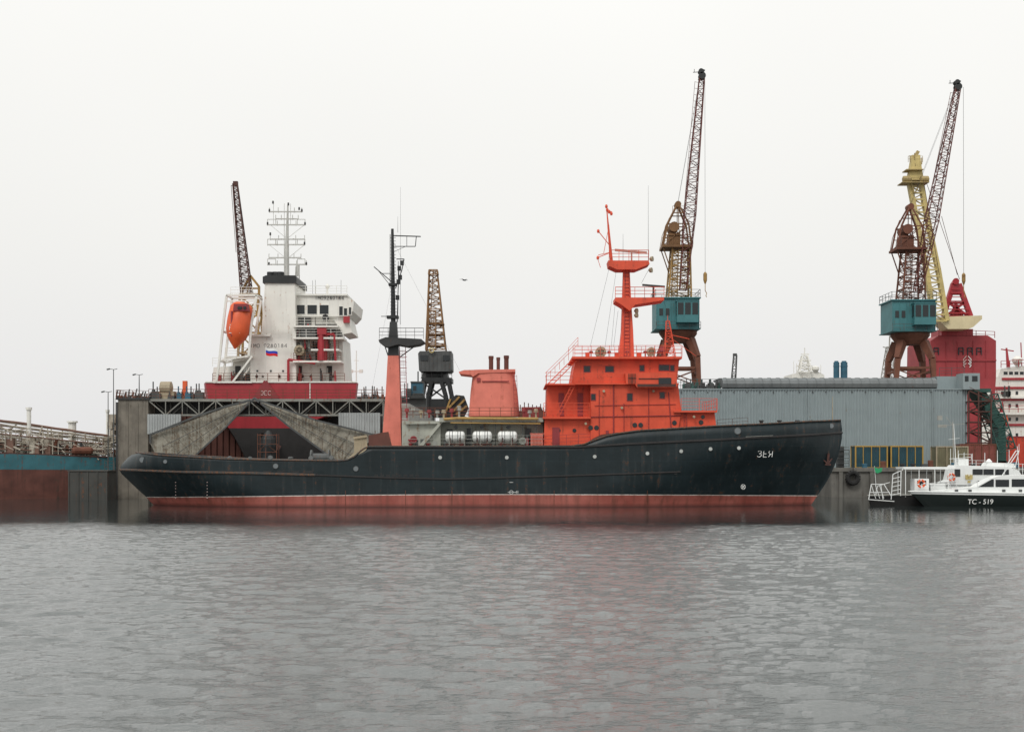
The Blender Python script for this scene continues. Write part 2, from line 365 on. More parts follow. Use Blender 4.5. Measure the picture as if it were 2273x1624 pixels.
cL=hp(1680,1007);cR=hp(1716,1007); yaw=math.atan2(cR.y-cL.y,cR.x-cL.x)
strokes('ЗЕЯ',hp(1698,1007,.12),.70,zeya,MARK,.038,yaw=yaw,shear=.15,gap=.5)
yw=math.atan2(hp(1660,1080).y-hp(1638,1080).y,hp(1660,1080).x-hp(1638,1080).x)
g=G(); ux=Vector((math.cos(yw),math.sin(yw),0)); uz=Vector((0,0,1)); c=hp(1649,1080,.2)
ring=[c+ux*.27*math.cos(a*math.pi/8)+uz*.27*math.sin(a*math.pi/8) for a in range(17)]; g.path(ring,.035)
for a in (.25,.75): d=ux*math.cos(a*math.pi)*.26+uz*math.sin(a*math.pi)*.26; g.beam(c-d,c+d,.05)
part(g,'thruster_mark',zeya,MARK)
g=G(); c=hp(1135,1092,.04)
ring=[c+Vector((.2*math.cos(a*math.pi/8),0,.2*math.sin(a*math.pi/8))) for a in range(17)]; g.path(ring,.03); g.beam(c-Vector((.4,0,0)),c+Vector((.8,0,0)),.03)
for k in (0,2): g.beam(c+Vector((.55,0,-.15+.15*k)),c+Vector((.8,0,-.15+.15*k)),.02)
g.beam(c+Vector((.55,0,-.15)),c+Vector((.55,0,.15)),.02)
part(g,'load_line_mark',zeya,MARK)
g=G(); g.beam(hp(1131,1070,.03),hp(1139,1070,.03),.03); part(g,'deck_line_mark',zeya,MARK)
for px in (390,460):
    for k in range(6): g=G(); c=hp(px,1070+k*7,.03); g.box(c.x-.05,c.x+.05,c.y-.01,c.y+.1,c.z-.035,c.z+.035); part(g,'draught_mark',zeya,MARKF)
for px in (767,900,1003,1230,1437):
    g=G(); g.beam(hp(px,1088,.01),hp(px,1122,.01),.035)
    part(g,'outlet_pipe',zeya,RUST)
# anchor
g=G(); c=hp(1838,1018,.15); g.beam(c+Vector((0,-.1,.6)),c+Vector((-.1,-.1,-.6)),.14,n=6)
g.beam(c+Vector((-.1,-.1,-.6)),c+Vector((-.7,-.1,.0)),.14,.06); g.beam(c+Vector((-.1,-.1,-.6)),c+Vector((.4,-.1,.05)),.14,.06)
g.beam(c+Vector((-.4,-.1,-.65)),c+Vector((.25,-.1,-.65)),.13)
part(g,'anchor',zeya,DRUST)
g=G(); g.pp([(818,990),(818,966),(846,960),(862,958),(870,990)],141.3,.15); part(g,'primed_bulwark',zeya,BROWN,'red-brown primed bulwark plate')
g=G(); g.pp([(1298,986),(1318,972),(1335,964),(1400,956),(1402,984)],140.6,.12); part(g,'primed_bulwark',zeya,BROWN,'red-brown primed bulwark plate')
g=G(); g.pp([(770,1019),(786,1004),(786,970),(813,968),(816,992),(806,1008),(792,1019)],150.8,.12); g.pp([(786,974),(783,970),(812,965),(815,970)],150.6,.8)
part(g,'curved_bulwark',zeya,BEIGE)
# ---- deckhouse
D1=141.5; T=2*(YC-D1)
dh=G()
dh.pp([(1207,992),(1209,927),(1310,927),(1310,913),(1586,913),(1590,948),(1590,986),(1500,992)],D1,T)
dh.pp([(1213,926),(1215,853),(1310,853),(1310,926)],142.9,7.2)
dh.pp([(1311,991),(1311,851),(1505,851),(1512,912),(1500,988)],141.2,10.6)
dh.pp([(1268,853),(1277,802),(1284,797),(1500,792),(1508,796),(1502,852)],142.0,9.0)
deckhouse=part(dh,'deckhouse',zeya,ORANGE)
for a,b,c,d,D,t in ((1205,925,1311,929,140.7,11.6),(1496,911,1592,915,140.8,11.4),(1211,851,1277,854,141.0,10.6),(1270,791,1514,796,141.0,11),(1277,850,1507,853,140.8,1.3)):
    g=G(); g.pb(a,b,c,d,D,t); part(g,'deck_edge',zeya,ORANGE)
# bridge wing
g=G(); g.pp([(1388,828),(1500,826),(1504,856),(1498,860),(1414,860),(1410,852),(1390,852)],140.2,1.7)
wing=part(g,'bridge_wing',zeya,ORANGE)
g=G(); g.pb(1418,839,1490,841,140.12,.1,0); g.pb(1415,852,1500,858,140.12,.1,0); g.pb(1462,838,1490,852,140.1,.1,1); part(g,'wing_panel',wing,[DRUST,GLASS])
g=G()
for k in range(6): g.pb(1395+k*3,829,1396+k*3,851,140.12,.1,0)
g.pb(1394,838,1412,839,140.1,.1); part(g,'wing_grille',wing,DRUST)
for px,py,w,h in ((1303,819,13,13),(1353,819,18,12),(1425,817,9,12),(1474,816,22,12),(1492,817,8,12)): window(deckhouse,px,py,w,h,142.0,DRED)
for px,py,w,h in ((1317,881,9,13),(1398,881,11,15),(1470,877,10,13)): window(deckhouse,px,py,w,h,141.2,DRED)
for px,py in ((1311,949),(1409,943),(1422,943),(1497,938),(1556,937),(1324,949)):
    porthole(deckhouse,P(px,py,141.5 if px<1311 or px>1505 else 141.2),.22,DARK)
for px,py in ((1560,925),(1240,955),(1275,955)):
    porthole(deckhouse,P(px,py,141.5),.18,DARK)
g=G(); g.pp([(1226,988),(1226,948),(1242,948),(1242,988)],141.42,.1); part(g,'door',deckhouse,DRED); 
g=G(); g.pb(1455,950,1466,985,141.12,.1); g.pb(1457,955,1464,962,141.08,.1); part(g,'door',deckhouse,ORANGE)
for x in (1240,1282): g=G(); g.pb(x,872,x+12,923,142.82,.1); part(g,'door',deckhouse,DRED)
for (a,b,c,d,r) in ((1330,865,1330,985,.035),(1385,895,1385,985,.035),(1440,860,1440,985,.035),(1311,925,1511,922,.05),(1320,900,1500,897,.03),(1484,870,1492,985,.06),(1362,853,1362,985,.07)):
    g=G(); g.beam(P(a,b,141.13),P(c,d,141.13),r,n=6); part(g,'wall_pipe',deckhouse,DRED)
for x in (1345,1420,1530,1575): g=G(); g.pb(x,955,x+6,963,141.1,.2); part(g,'junction_box',deckhouse,DRED)
for x,y in ((1340,868),(1450,868),(1380,905),(1300,940),(1540,925)): g=G(); c_=P(x,y,141.1); g.lathe(c_,c_+Vector((0,-.3,0)),[(0,.1),(.5,.16),(1,.14)],8); part(g,'deck_light',deckhouse,BEIGE)
g=G()
for x in (1518,1524): g.beam(P(x,915,141.3),P(x,986,141.3),.03)
for k in range(10): g.beam(P(1518,918+k*7,141.3),P(1524,918+k*7,141.3),.025)
part(g,'wall_ladder',zeya,DRED)
# stairs
g=G()
for (a,b,c,d) in ((1216,852,1268,800),(1228,852,1280,800)): g.beam(P(a,b,141.6),P(c,d,141.6),.07)
for k in range(9): g.beam(P(1216+k*6,850-k*6,141.6),P(1228+k*6,850-k*6,141.6),.04)
g.beam(P(1210,836,141.5),P(1262,784,141.5),.035); g.beam(P(1210,828,142.5),P(1275,765,142.5),.03)
for k in range(6): g.beam(P(1212+k*10,850-k*10,141.5),P(1212+k*10,833-k*10,141.5),.03)
part(g,'stair',zeya,ORANGE)
g=G(); g.beam(P(1232,926,141.4),P(1268,856,141.4),.06); g.beam(P(1240,926,141.4),P(1276,856,141.4),.06)
for k in range(10): g.beam(P(1234+k*3.6,922-k*7,141.4),P(1241+k*3.6,922-k*7,141.4),.03)
part(g,'stair',zeya,ORANGE)
def rl(pts,D,mat=ORANGE,**k):
    g=G(); g.prail(pts,D,**k); return part(g,'railing',zeya,mat)
rl([(1207,925),(1308,925)],140.75,h=1.55,rows=4,r=.04); rl([(1213,851),(1274,851)],141.1,h=1.25,r=.038); rl([(1277,851),(1390,851)],140.85,h=1.2,r=.038)
rl([(1272,792),(1514,791)],141.1,h=1.25,step=1.0,r=.038); rl([(1276,792),(1512,791)],151.5,h=1.2); rl([(1512,911),(1592,911)],140.85,h=1.35,rows=4,r=.04)
g=G(); g.rail([P(1590,911,141.0),P(1590,911,141.0)+Vector((0,10.4,0))],h=1.3); part(g,'railing',zeya,ORANGE)
rl([(895,990),(1100,990),(1205,990)],140.6,GREY,h=1.2,step=1.6); rl([(1205,990),(1310,985)],140.5,DRED,h=1.15,step=1.2)
rl([(1262,793),(1283,770)],142.6,h=1.1)
# wheelhouse-top gear
def drum(px,py,D,r,w,mat,par,name='rope_reel'):
    g=G(); c=P(px,py,D)
    for y in (0,w): g.lathe(c+Vector((0,y,0)),c+Vector((0,y+.08,0)),[(0,r),(1,r)],18)
    g.lathe(c,c+Vector((0,w,0)),[(0,r*.55),(1,r*.55)],12)
    for k in range(8):
        a=k*math.pi/4; d=Vector((math.cos(a),0,math.sin(a)))*r; g.beam(c-Vector((0,.04,0)),c+d-Vector((0,.04,0)),.04)
    g.beam(c+Vector((-r*.7,w/2,-r*1.1)),c+Vector((0,w/2,0)),.08); g.beam(c+Vector((r*.7,w/2,-r*1.1)),c+Vector((0,w/2,0)),.08)
    return part(g,name,par,mat)
drum(1334,781,142.4,.62,.9,BEIGE,zeya); drum(1446,780,143,.5,.7,BEIGE,zeya); drum(918,975,141.8,.4,.8,DRED,zeya); drum(1160,978,141.6,.4,.6,GREY,zeya)
for px in (1300,1365,1415):
    g=G(); g.pb(px,783,px+9,793,143,.8); g.pb(px-.6,782,px+9.6,783.2,142.95,.9); part(g,'deck_locker',zeya,ORANGE)
g=G(); g.lathe(P(1470,792,142.3),P(1470,770,142.3),[(0,.1),(.5,.1),(.5,.35),(1,.3)],12); part(g,'compass_binnacle',zeya,DRED)
for px in (1312,1352,1392,1432,1462): 
    g=G(); g.lathe(P(px,793,142),P(px,778,142),[(0,.06),(.6,.06),(.62,.2),(.9,.22),(1,.05)],8); part(g,'vent_cowl',zeya,DRED)
g=G(); g.lattice(P(1487,792,143),P(1482,712,143),1.2,.35,7,.05); g.beam(P(1482,712,143),P(1482,700,143),.04); g.beam(P(1477,740,143),P(1530,752,143),.05)
g.beam(P(1545,790,143),P(1482,745,143),.03)
part(g,'signal_mast',zeya,ORANGE)
# main mast
def taper(g,pts,D,half,mi=0): # pts: (pxl,pxr,py,halfdepth)
    vs=[]
    for l,r,y,h in pts: 
        a=P(l,y,D);b=P(r,y,D)
        vs+= [a+Vector((0,-h,0)),b+Vector((0,-h,0)),b+Vector((0,h,0)),a+Vector((0,h,0))]
    fs=[(3,2,1,0)]
    for k in range(len(pts)-1):
        for j in range(4): fs.append((4*k+j,4*k+(j+1)%4,4*k+4+(j+1)%4,4*k+4+j))
    e=4*(len(pts)-1); fs.append((e,e+1,e+2,e+3)); g.add(vs,fs,mi)
g=G(); taper(g,[(1373,1406,793,1.0),(1379,1404,735,.8),(1381,1400,668,.6),(1383,1397,600,.45),(1384,1396,588,.4)],YC,0)
mast=part(g,'mast',zeya,ORANGE)
g=G()
for k in range(24): y=790-k*8; g.beam(P(1386,y,YC-1.05+.025*k),P(1397,y,YC-1.05+.025*k),.035)
g.beam(P(1385,792,YC-1.1),P(1388,600,YC-.55),.035); g.beam(P(1398,792,YC-1.1),P(1396,600,YC-.55),.035)
part(g,'mast_ladder',mast,DRED)
g=G(); 
g.pp([(1366,660),(1474,660),(1474,666),(1410,676),(1398,690),(1380,676),(1366,668)],YC-1.6,3.2)
g.prail([(1366,660),(1474,660)],YC-1.6,h=1.2,step=1.0,r=.038); g.prail([(1366,660),(1474,660)],YC+1.6,h=1.2,step=1.0,r=.038)
part(g,'mast_platform',mast,ORANGE)
g=G(); g.pp([(1350,578),(1440,578),(1442,586),(1412,598),(1370,598),(1352,590)],YC-1.3,2.6)
g.prail([(1352,578),(1440,578)],YC-1.3,h=1.2,step=1.0,r=.038); g.prail([(1352,578),(1440,578)],YC+1.3,h=1.2,step=1.0,r=.038)
part(g,'mast_platform',mast,ORANGE)
g=G(); g.pp([(1365,552),(1436,558),(1436,563),(1365,557)],YC-.1,.25); g.beam(P(1402,578,YC),P(1402,558,YC),.12); part(g,'radar_scanner',mast,paint('pinkish_radar',(.5,.25,.2)))
g=G(); g.pp([(1426,630),(1476,634),(1476,638),(1426,634)],YC-.1,.25); g.beam(P(1450,660,YC),P(1450,636,YC),.12); part(g,'radar_scanner',mast,DARK)
g=G(); g.beam(P(1358,590,YC),P(1350,500,YC),.22,.12,6); g.beam(P(1350,500,YC),P(1346,456,YC),.11,.05,6)
g.beam(P(1356,548,YC),P(1328,513,YC),.06); g.beam(P(1356,560,YC),P(1326,572,YC),.06); g.beam(P(1326,572,YC),P(1333,594,YC),.04); g.beam(P(1328,566,YC),P(1356,560,YC),.05)
for x,y in ((1328,513),(1346,458),(1352,470),(1357,474),(1348,466),(1327,572)): 
    c=P(x,y,YC); g.lathe(c-Vector((0,0,.2)),c+Vector((0,0,.2)),[(0,.12),(.5,.17),(1,.1)],8)
g.beam(P(1346,466,YC),P(1358,470,YC),.04); g.beam(P(1340,562,YC),P(1352,500,YC),.04)
part(g,'topmast',mast,ORANGE)
for x,y0,y1 in ((1439,590,412),(1383,578,519),(1352,578,540)): 
    g=G(); g.beam(P(x,y0,YC),P(x,y1,YC),.035,.015); part(g,'whip_antenna',mast,DGREY)
for (a,b,c,d) in ((1366,668,1355,790),(1368,600,1340,790),(1440,598,1424,628),(1352,596,1310,770),(1474,668,1500,760),(1372,690,1362,770)): 
    g=G(); g.beam(P(a,b,YC-1),P(c,d,YC-1),.018,n=3); part(g,'mast_stay',mast,DARK)
for x,y in ((1408,690),(1408,700),(1442,575),(1440,600)):
    g=G(); c=P(x,y,YC-.6); g.lathe(c,c+Vector((.35,-.2,0)),[(0,.1),(.4,.28),(1,.3)],10); part(g,'floodlight',mast,BEIGE)
# funnel
g=G(); 
FD=144.0
def fsec(l,r,y,h,n=20):
    a=X(l,FD+2);b=X(r,FD+2); z=Z(y,FD+2); cx=(a+b)/2; hw=(b-a)/2; out=[]
    for i in range(n):
        t=2*math.pi*i/n; c,s=math.cos(t),math.sin(t)
        out.append(Vector((cx+hw*math.copysign(abs(c)**.45,c),YC+h*math.copysign(abs(s)**.45,s),z)))
    return out
secs=[fsec(1040,1154,924,2.4),fsec(1044,1149,870,2.3),fsec(1048,1143,838,2.2),fsec(1049,1143,822,2.15)]
vs=[v for s_ in secs for v in s_]; nn=20
fs=[(k*nn+i,k*nn+(i+1)%nn,(k+1)*nn+(i+1)%nn,(k+1)*nn+i) for k in range(3) for i in range(nn)]+[tuple(range(3*nn,4*nn))]
g.add(vs,fs); funnel=part(g,'funnel',zeya,SALMON,smooth=True)
g=G(); g.pp([(1018,825),(1030,821),(1144,819),(1144,825),(1062,828),(1050,836),(1046,832),(1020,829)],YC-2.25,4.5); part(g,'funnel_cap',funnel,SALMON)
for x,t,r in ((1090,790,.26),(1106,793,.2),(1124,789,.27)): 
    g=G(); g.lathe(P(x,822,YC),P(x,t,YC),[(0,r),(.8,r),(.8,r*1.15),(1,r*1.15)],12); part(g,'exhaust_pipe',funnel,BROWN)
g=G(); g.pb(1058,838,1066,846,YC-2.35,.2); part(g,'funnel_vent',funnel,DRED)
g=G(); g.pb(1070,845,1130,847,YC-2.35,.1); part(g,'funnel_trim',funnel,DRED)
g=G()
for x in (1139,1147): g.beam(P(x,832,YC-2.4),P(x+3,922,YC-2.4),.03)
for k in range(9): g.beam(P(1139+k*.3,835+k*10,YC-2.4),P(1147+k*.3,835+k*10,YC-2.4),.03)
part(g,'funnel_ladder',funnel,DRED)
# midship casing
g=G(); g.pp([(892,990),(892,934),(978,934),(978,990)],142.4,7.5); g.pb(978,935,1206,990,143.6,5.5); g.pb(975,927,1206,936,141.6,9)
g.pp([(900,936),(985,934),(940,988),(930,988),(972,940),(900,941)],141.9,.4)
casing=part(g,'engine_casing',zeya,paint('pale_grey_casing',(.36,.37,.32),.6,.25,.5,(.2,.12,.07)))
g=G(); g.path([P(985,930,141.3),P(1015,928,141.3),P(1195,929,141.3)],.16,8); part(g,'deck_pipe',zeya,PIPE)
g=G(); g.path([P(1000,938,141.4),P(1200,940,141.4)],.07,6); part(g,'deck_pipe',zeya,PIPE)
rl([(892,927),(1040,927),(1206,927)],141.8,RUST,h=1.15,step=1.2,r=.038); rl([(892,927),(1206,927)],151,RUST,h=1.1,step=1.3)
for a in (1046,1100,1160,1190): g=G(); g.beam(P(a,936,142),P(a,990,142),.07); part(g,'deck_pillar',zeya,DGREY)
for a,b,c,d in ((992,952,1004,985),(1165,950,1178,985),(1036,950,1046,985)): g=G(); g.pb(a,b,c,d,143.3,.5); part(g,'door',casing,DGREY)
g=G(); g.pb(1178,962,1205,988,141.6,1.2,0)
for k in range(4): g.beam(P(1180+k*8,960,141.2),P(1180+k*8,988,141.2),.05)
g.path([P(1176,962,141.2),P(1210,962,141.2)],.05); g.path([P(1176,974,141.2),P(1210,974,141.2)],.05)
part(g,'gear_locker',zeya,[SALMON])
for a in (1012,1070,1128): porthole(casing,P(a,948,143.6),.2,GREY)
for k in range(30):
    g=G(); x=900+R()*300; y=990; w=3+R()*7; h=6+R()*14; 
    if k%2: g.pb(x,y-h,x+w,y,142+R(),.4+R())
    else: g.lathe(P(x,y,142.2),P(x,y-h,142.2),[(0,.15),(.7,.15),(.72,.3),(.95,.3),(1,.1)],8)
    part(g,'deck_vent',zeya,[GREY,DGREY,DRED][k%3])
for k in range(18):
    g=G(); x=900+k*17+R()*8; 
    if 1035<x<1160: continue
    g.lathe(P(x,927,143),P(x,911-R()*12,143),[(0,.12),(.6,.12),(.62,.28),(1,.22)],8); part(g,'deck_vent',zeya,[DRED,GREY,BEIGE][k%3])
g=G(); g.pb(1160,906,1196,927,144,2.5); g.pb(1158,903,1198,907,143.9,2.7); part(g,'deck_locker',zeya,DRED)
# aft orange mast
g=G(); taper(g,[(850,893,991,1.2),(853,891,940,1.1),(858,889,870,.9),(862,886,790,.7)],145,0)
am=part(g,'aft_mast',zeya,SALMON)
g=G(); taper(g,[(862,886,791,.7),(864,883,745,.6),(866,881,715,.45)],145,0); g.beam(P(873,716,145),P(871,508,145),.3,.16,8)
g.beam(P(881,716,145),P(886,590,145),.06); g.beam(P(866,640,145),P(866,520,145),.05)
for k in range(26): g.beam(P(866,715-k*7.5,144.7),P(881-k*.1,715-k*7.5,144.7),.03)
g.beam(P(883,715,144.6),P(884,580,144.6),.04)
g.path([P(872,523,145),P(934,525,145)],.08); g.path([P(872,547,145),P(922,547,145),P(924,526,145)],.06); g.beam(P(903,525,145),P(903,547,145),.04); g.beam(P(872,560,145),P(900,547,145),.03)
g.path([P(869,625,145),P(830,592,145)],.07); g.path([P(848,607,145),P(868,607,145)],.05); g.path([P(840,601,145),P(862,628,145)],.05)
g.path([P(880,575,145),P(897,575,145),P(892,600,145),P(878,640,145)],.07)
for x,y in ((882,590),(880,620),(878,655),(884,610),(888,578)): g.pb(x,y,x+8,y+10,144.8,.4)
g.pb(862,628,880,633,144.5,1); g.pb(858,700,884,706,144.5,1)
g.beam(P(846,702,145),P(884,702,145),.05)
part(g,'mast_pole',am,[BLACK])
g=G(); g.pp([(840,754),(856,748),(935,752),(942,758),(930,764),(905,768),(884,764),(862,770),(850,766),(842,760)],143.6,2.8)
g.prail([(842,752),(940,752)],143.6,h=1.25,step=.9); g.prail([(842,752),(940,752)],146.4,h=1.25,step=.9); g.beam(P(855,770,145),P(865,800,145),.08); g.beam(P(925,765,145),P(884,795,145),.08)
part(g,'mast_platform',am,DARK)
g=G(); g.beam(P(892,990,144.5),P(887,770,144.5),.05); g.beam(P(905,990,144.5),P(900,770,144.5),.05)
for k in range(28): g.beam(P(892-k*.17,986-k*7.7,144.5),P(905-k*.17,986-k*7.7,144.5),.03)
for k in range(5): y=780+k*12; g.path([P(887,y,144.2),P(903,y,144.2),P(903,y,145),P(887,y,145)],.03)
part(g,'mast_ladder',am,DRED)
for x,y0,y1 in ((889,720,415),(883,516,480)): 
    g=G(); g.beam(P(x,y0,145),P(x,y1,145),.03,.012); part(g,'whip_antenna',am,DGREY)
for a,b,c,d,dd in ((870,530,1020,822,146),(868,640,800,1000,146),(875,560,905,925,143)): g=G(); g.beam(P(a,b,145),P(c,d,dd),.009,n=3); part(g,'mast_stay',am,DARK)
# jackstaff and bits on forecastle
g=G(); g.beam(P(1848,940,146.4),P(1848,880,146.4),.06,.03); part(g,'jackstaff',zeya,BEIGE)
rl([(1592,947),(1660,942)],143,DRUST,h=.8,step=1.2,rows=2)
for px in (1690,1730,1770,1800):
    g=G(); c=P(px,937,145.5); g.lathe(c-Vector((0,0,.9)),c+Vector((0,0,.25)),[(0,.2),(.85,.2),(.87,.3),(1,.28)],10); part(g,'mooring_bollard',zeya,BLACK)
for k in range(10):
    g=G(); a=330+k*45; g.lathe(P(a,1030,144+R()*3),P(a,1013+R()*5,145),[(0,.2),(.7,.2),(.75,.32),(1,.28)],8); part(g,'mooring_bollard',zeya,DGREY)
g=G(); g.lathe(P(690,1015,146),P(732,1015,146),[(0,.9),(.08,.9),(.08,.5),(.92,.5),(.92,.9),(1,.9)],14); part(g,'towing_winch',zeya,DGREY)
# liferafts
raft=thing('life_raft_canister','white cylindrical life raft canister strapped on a deck cradle','life raft',P(1010,984,141.2),'life raft canisters along the ship side')
g=G(); a=P(989,969,141.2);b=P(1032,969,141.2); g.lathe(a,b,[(0,.35),(.06,.55),(.12,.62),(.49,.62),(.49,.66),(.51,.66),(.51,.62),(.88,.62),(.94,.55),(1,.35)],18)
part(g,'canister',raft,paint('raft_white',(.75,.76,.74),.4,.1,.15),smooth=True)
for t in (.22,.36,.64,.78):
    g=G(); c=a.lerp(b,t); g.lathe(c-Vector((.03,0,0)),c+Vector((.03,0,0)),[(0,.65),(1,.65)],18); part(g,'strap',raft,DGREY)
g=G()
for t in (.25,.75): c=a.lerp(b,t); g.box(c.x-.08,c.x+.08,c.y-.6,c.y+.6,c.z-.85,c.z-.55); g.beam(c+Vector((0,-.6,-.6)),c+Vector((0,-.7,-.1)),.05)
g.box(a.x,b.x,a.y-.5,a.y-.35,a.z-.9,a.z-.78)
part(g,'cradle',raft,DRUST)
dup(raft,(60*.0504,0,0)); dup(raft,(116*.0504,0,0))
# ================= FLOATING DOCK (end-on) =================
DD=170
dock=thing('floating_dock','weathered concrete floating dry dock with truss bridge and swing gates','dock',(X(560,DD),DD,0))
dz=Z(887,DD)
g=G(); g.box(X(262,DD),X(329,DD),DD,DD+62,-1,dz); g.box(X(255,DD),X(262.5,DD),DD+.4,DD+3,-1,dz-.3,1); g.box(X(258,DD),X(333,DD),DD-.2,DD+62,dz,dz+.25,1)
for k in range(3): g.box(X(262+k*22,DD),X(263+k*22,DD),DD-.06,DD+.01,0,dz-.4,0)
g.box(X(330,DD),X(345,DD),DD+1,DD+62,-1,Z(960,DD),0)
part(g,'wing_wall',dock,[CONC,DARK])
g=G(); g.box(X(846,DD),X(905,DD),DD+2,DD+62,-1,dz-.4)
part(g,'wing_wall',dock,LGREY)
g=G(); g.box(X(329,DD),X(850,DD),DD+2,DD+62,-1,.9); part(g,'pontoon',dock,DARK)
g=G(); D=184; g.box(X(330,D),X(560,D),D,D+.4,.8,Z(905,D))
for k in range(16): x=X(345+k*13.5,D); g.box(x-.1,x+.1,D-.25,D+.01,.9,Z(906,D))
part(g,'inner_wall',dock,BROWN)
g=G(); D=226; g.box(X(300,D),X(900,D),D,D+1,.8,Z(880,D)); part(g,'dock_shade_sheet',dock,DARK)  # added dark sheet, stands in for the shade deep inside the dock
g=G(); g.box(X(640,188),X(900,188),188,189,.8,Z(905,188)); part(g,'inner_wall',dock,DARK)  # dark colour here paints the shade on the dock's right side
z0=Z(921,DD);z1=Z(889,DD)
for y in (DD,DD+2.6):
    g=G()
    for z in (z0,z1): g.box(X(330,DD),X(850,DD),y,y+.25,z-.1,z+.12)
    n=14; 
    for k in range(n):
        xa=X(330+k*520/n,DD);xb=X(330+(k+1)*520/n,DD)
        g.beam((xa,y+.1,z0 if k%2 else z1),(xb,y+.1,z1 if k%2 else z0),.1); g.beam((xb,y+.1,z0),(xb,y+.1,z1),.08)
    if y==DD: g.box(X(330,DD),X(850,DD),DD,DD+2.8,z1+.121,z1+.25)
    part(g,'truss_bridge',dock,[paint('truss_grey',(.24,.24,.215),.7,.3,.5)])
g=G(); g.box(X(330,DD),X(850,DD),DD+2.9,DD+3.0,z0,z1-.1); part(g,'truss_shade_sheet',dock,[DARK])  # dark sheet paints the shade seen through the truss gaps
def corr(g,x0,x1,y,z0,z1,pitch,dep,mi=0):
    n=int((x1-x0)/pitch)
    pr=[]
    for i in range(n):
        x=x0+i*pitch; pr+=[(x,0),(x+pitch*.3,0),(x+pitch*.5,-dep),(x+pitch*.8,-dep)]
    pr.append((x0+n*pitch,0))
    vs=[];fs=[]
    for x,d in pr: vs+=[(x,y+d,z0),(x,y+d,z1)]
    for i in range(len(pr)-1): fs.append((2*i,2*i+2,2*i+3,2*i+1))
    g.add(vs,fs,mi)
g=G(); corr(g,X(328,DD),X(408,DD),DD-.2,Z(963,DD),Z(919,DD),.35,.1); part(g,'cladding_panel',dock,PANEL)
g=G(); corr(g,X(752,DD),X(848,DD),DD-.2,Z(963,DD),Z(916,DD),.35,.1); part(g,'cladding_panel',dock,PANEL)
# swing gates
def plate(front,name,mat):
    g=G(); vs=[Vector(v) for v in front]; n=len(vs); g.add(vs+[v+Vector((0,.35,0)) for v in vs],[tuple(range(n)),tuple(range(2*n-1,n-1,-1))]+[(i,i+n,(i+1)%n+n,(i+1)%n) for i in range(n)])
    return part(g,name,dock,mat)
Q=P
gp=paint('gate_plate',(.30,.285,.235),.75,.45,.9,(.13,.09,.055),.8,sc=1.6)
plate([Q(552,892,169.5),Q(500,905,169.2),Q(440,925,168.8),Q(336,966,168.4),Q(334,985,168.4),Q(348,1012,168.4),Q(345,1040,168.4),Q(398,1040,168.6),Q(434,1010,168.8),Q(500,948,169.1),Q(549,896,169.4)],'swing_gate',gp)
plate([Q(578,892,169.5),Q(582,897,169.4),Q(640,945,169),Q(745,1022,168.6),Q(770,1045,168.6),Q(800,1045,168.4),Q(810,990,168.4),Q(830,967,168.4),Q(700,932,168.9)],'swing_gate',gp)
g=G()
g.path([P(556,888,168.2),P(500,902,168.2),P(440,922,168.1),P(334,964,168)],.17); g.beam(P(334,964,168),P(334,985,168),.17); g.path([P(434,1010,168),P(500,949,168.2),P(552,894,168.2)],.15)
g.beam(P(565,884,168.5),P(556,892,168.2),.2); part(g,'gate_edge_beam',dock,DGREY)
g=G()
for (a,b,c,d) in ((574,888,700,932),(700,932,832,965),(745,1022,640,945),(640,945,578,894)): g.beam(P(a,b,168.2),P(c,d,168),.16,n=4)
g.beam(P(565,884,168.5),P(576,892,168.2),.2); part(g,'gate_edge_beam',dock,DGREY)
for i in range(9):
    t=(i+1)/10; g=G(); a=Vector((552+(336-552)*t,892+(966-892)*t)); b=Vector((548+(400-548)*t,898+(1038-898)*t)); g.beam(P(a.x,a.y,168.2+.9*(1-t)),P(b.x,b.y,168.3),.045); part(g,'gate_rib',dock,gp)
    g=G(); a=Vector((578+(830-578)*t,892+(967-892)*t)); b=Vector((580+(775-580)*t,898+(1040-898)*t)); g.beam(P(a.x,a.y,168.2+.9*(1-t)),P(b.x,b.y,168.4),.045); part(g,'gate_rib',dock,gp)
for f in (.3,.65):
    g=G(); g.beam(P(552,894,169.0),P(336+(415-336)*f,975+(1030-975)*f,168.15),.05); part(g,'gate_rib',dock,DGREY)
    g=G(); g.beam(P(580,894,169.0),P(825+(755-825)*f,975+(1030-975)*f,168.15),.05); part(g,'gate_rib',dock,DGREY)
def drl(pts,D,**k): g=G(); g.prail(pts,D,**k); part(g,'railing',dock,RUST)
drl([(258,885),(330,887)],DD,h=1.2,r=.045); drl([(330,885),(852,886)],DD,h=1.3,r=.042); drl([(330,885),(852,886)],DD+2.8,h=1.3,r=.04)
g=G(); g.rail([P(258,885,DD),P(258,885,DD)+Vector((0,60,0))],h=1.2,r=.04); part(g,'railing',dock,RUST)
# gear on dock top
for k in range(16):
    g=G(); x=256+k*5+R()*3; h=6+R()*14; d=DD+.6+R()*2
    g.pb(x,886-h*.5,x+3+R()*6,886,d,.6); g.beam(P(x+2,886-h*.5,d+.2),P(x+2+R()*4,886-h-4,d+.2),.1); part(g,'mooring_gear',dock,[DARK,RUST,DGREY][k%3])
for x in (336,345,372,400,410,420,392,438,432):
    g=G(); h=10+R()*22; d=DD+1+R(); g.pb(x,886-h*.6,x+8+R()*8,886,d,1); g.beam(P(x+4,886-h*.6,d+.3),P(x+4,886-h*1.3,d+.3),.1); g.pb(x+1,886-h*.75,x+6,886-h*.6,d+.1,.6); part(g,'dock_machinery',dock,[DGREY,RUST,BLUE][int(x)%3])
g=G(); g.lathe(P(355,861,DD+2),P(383,861,DD+2),[(0,.4),(.1,.9),(.9,.9),(1,.4)],14); g.pb(352,868,386,886,DD+1.4,1.4)
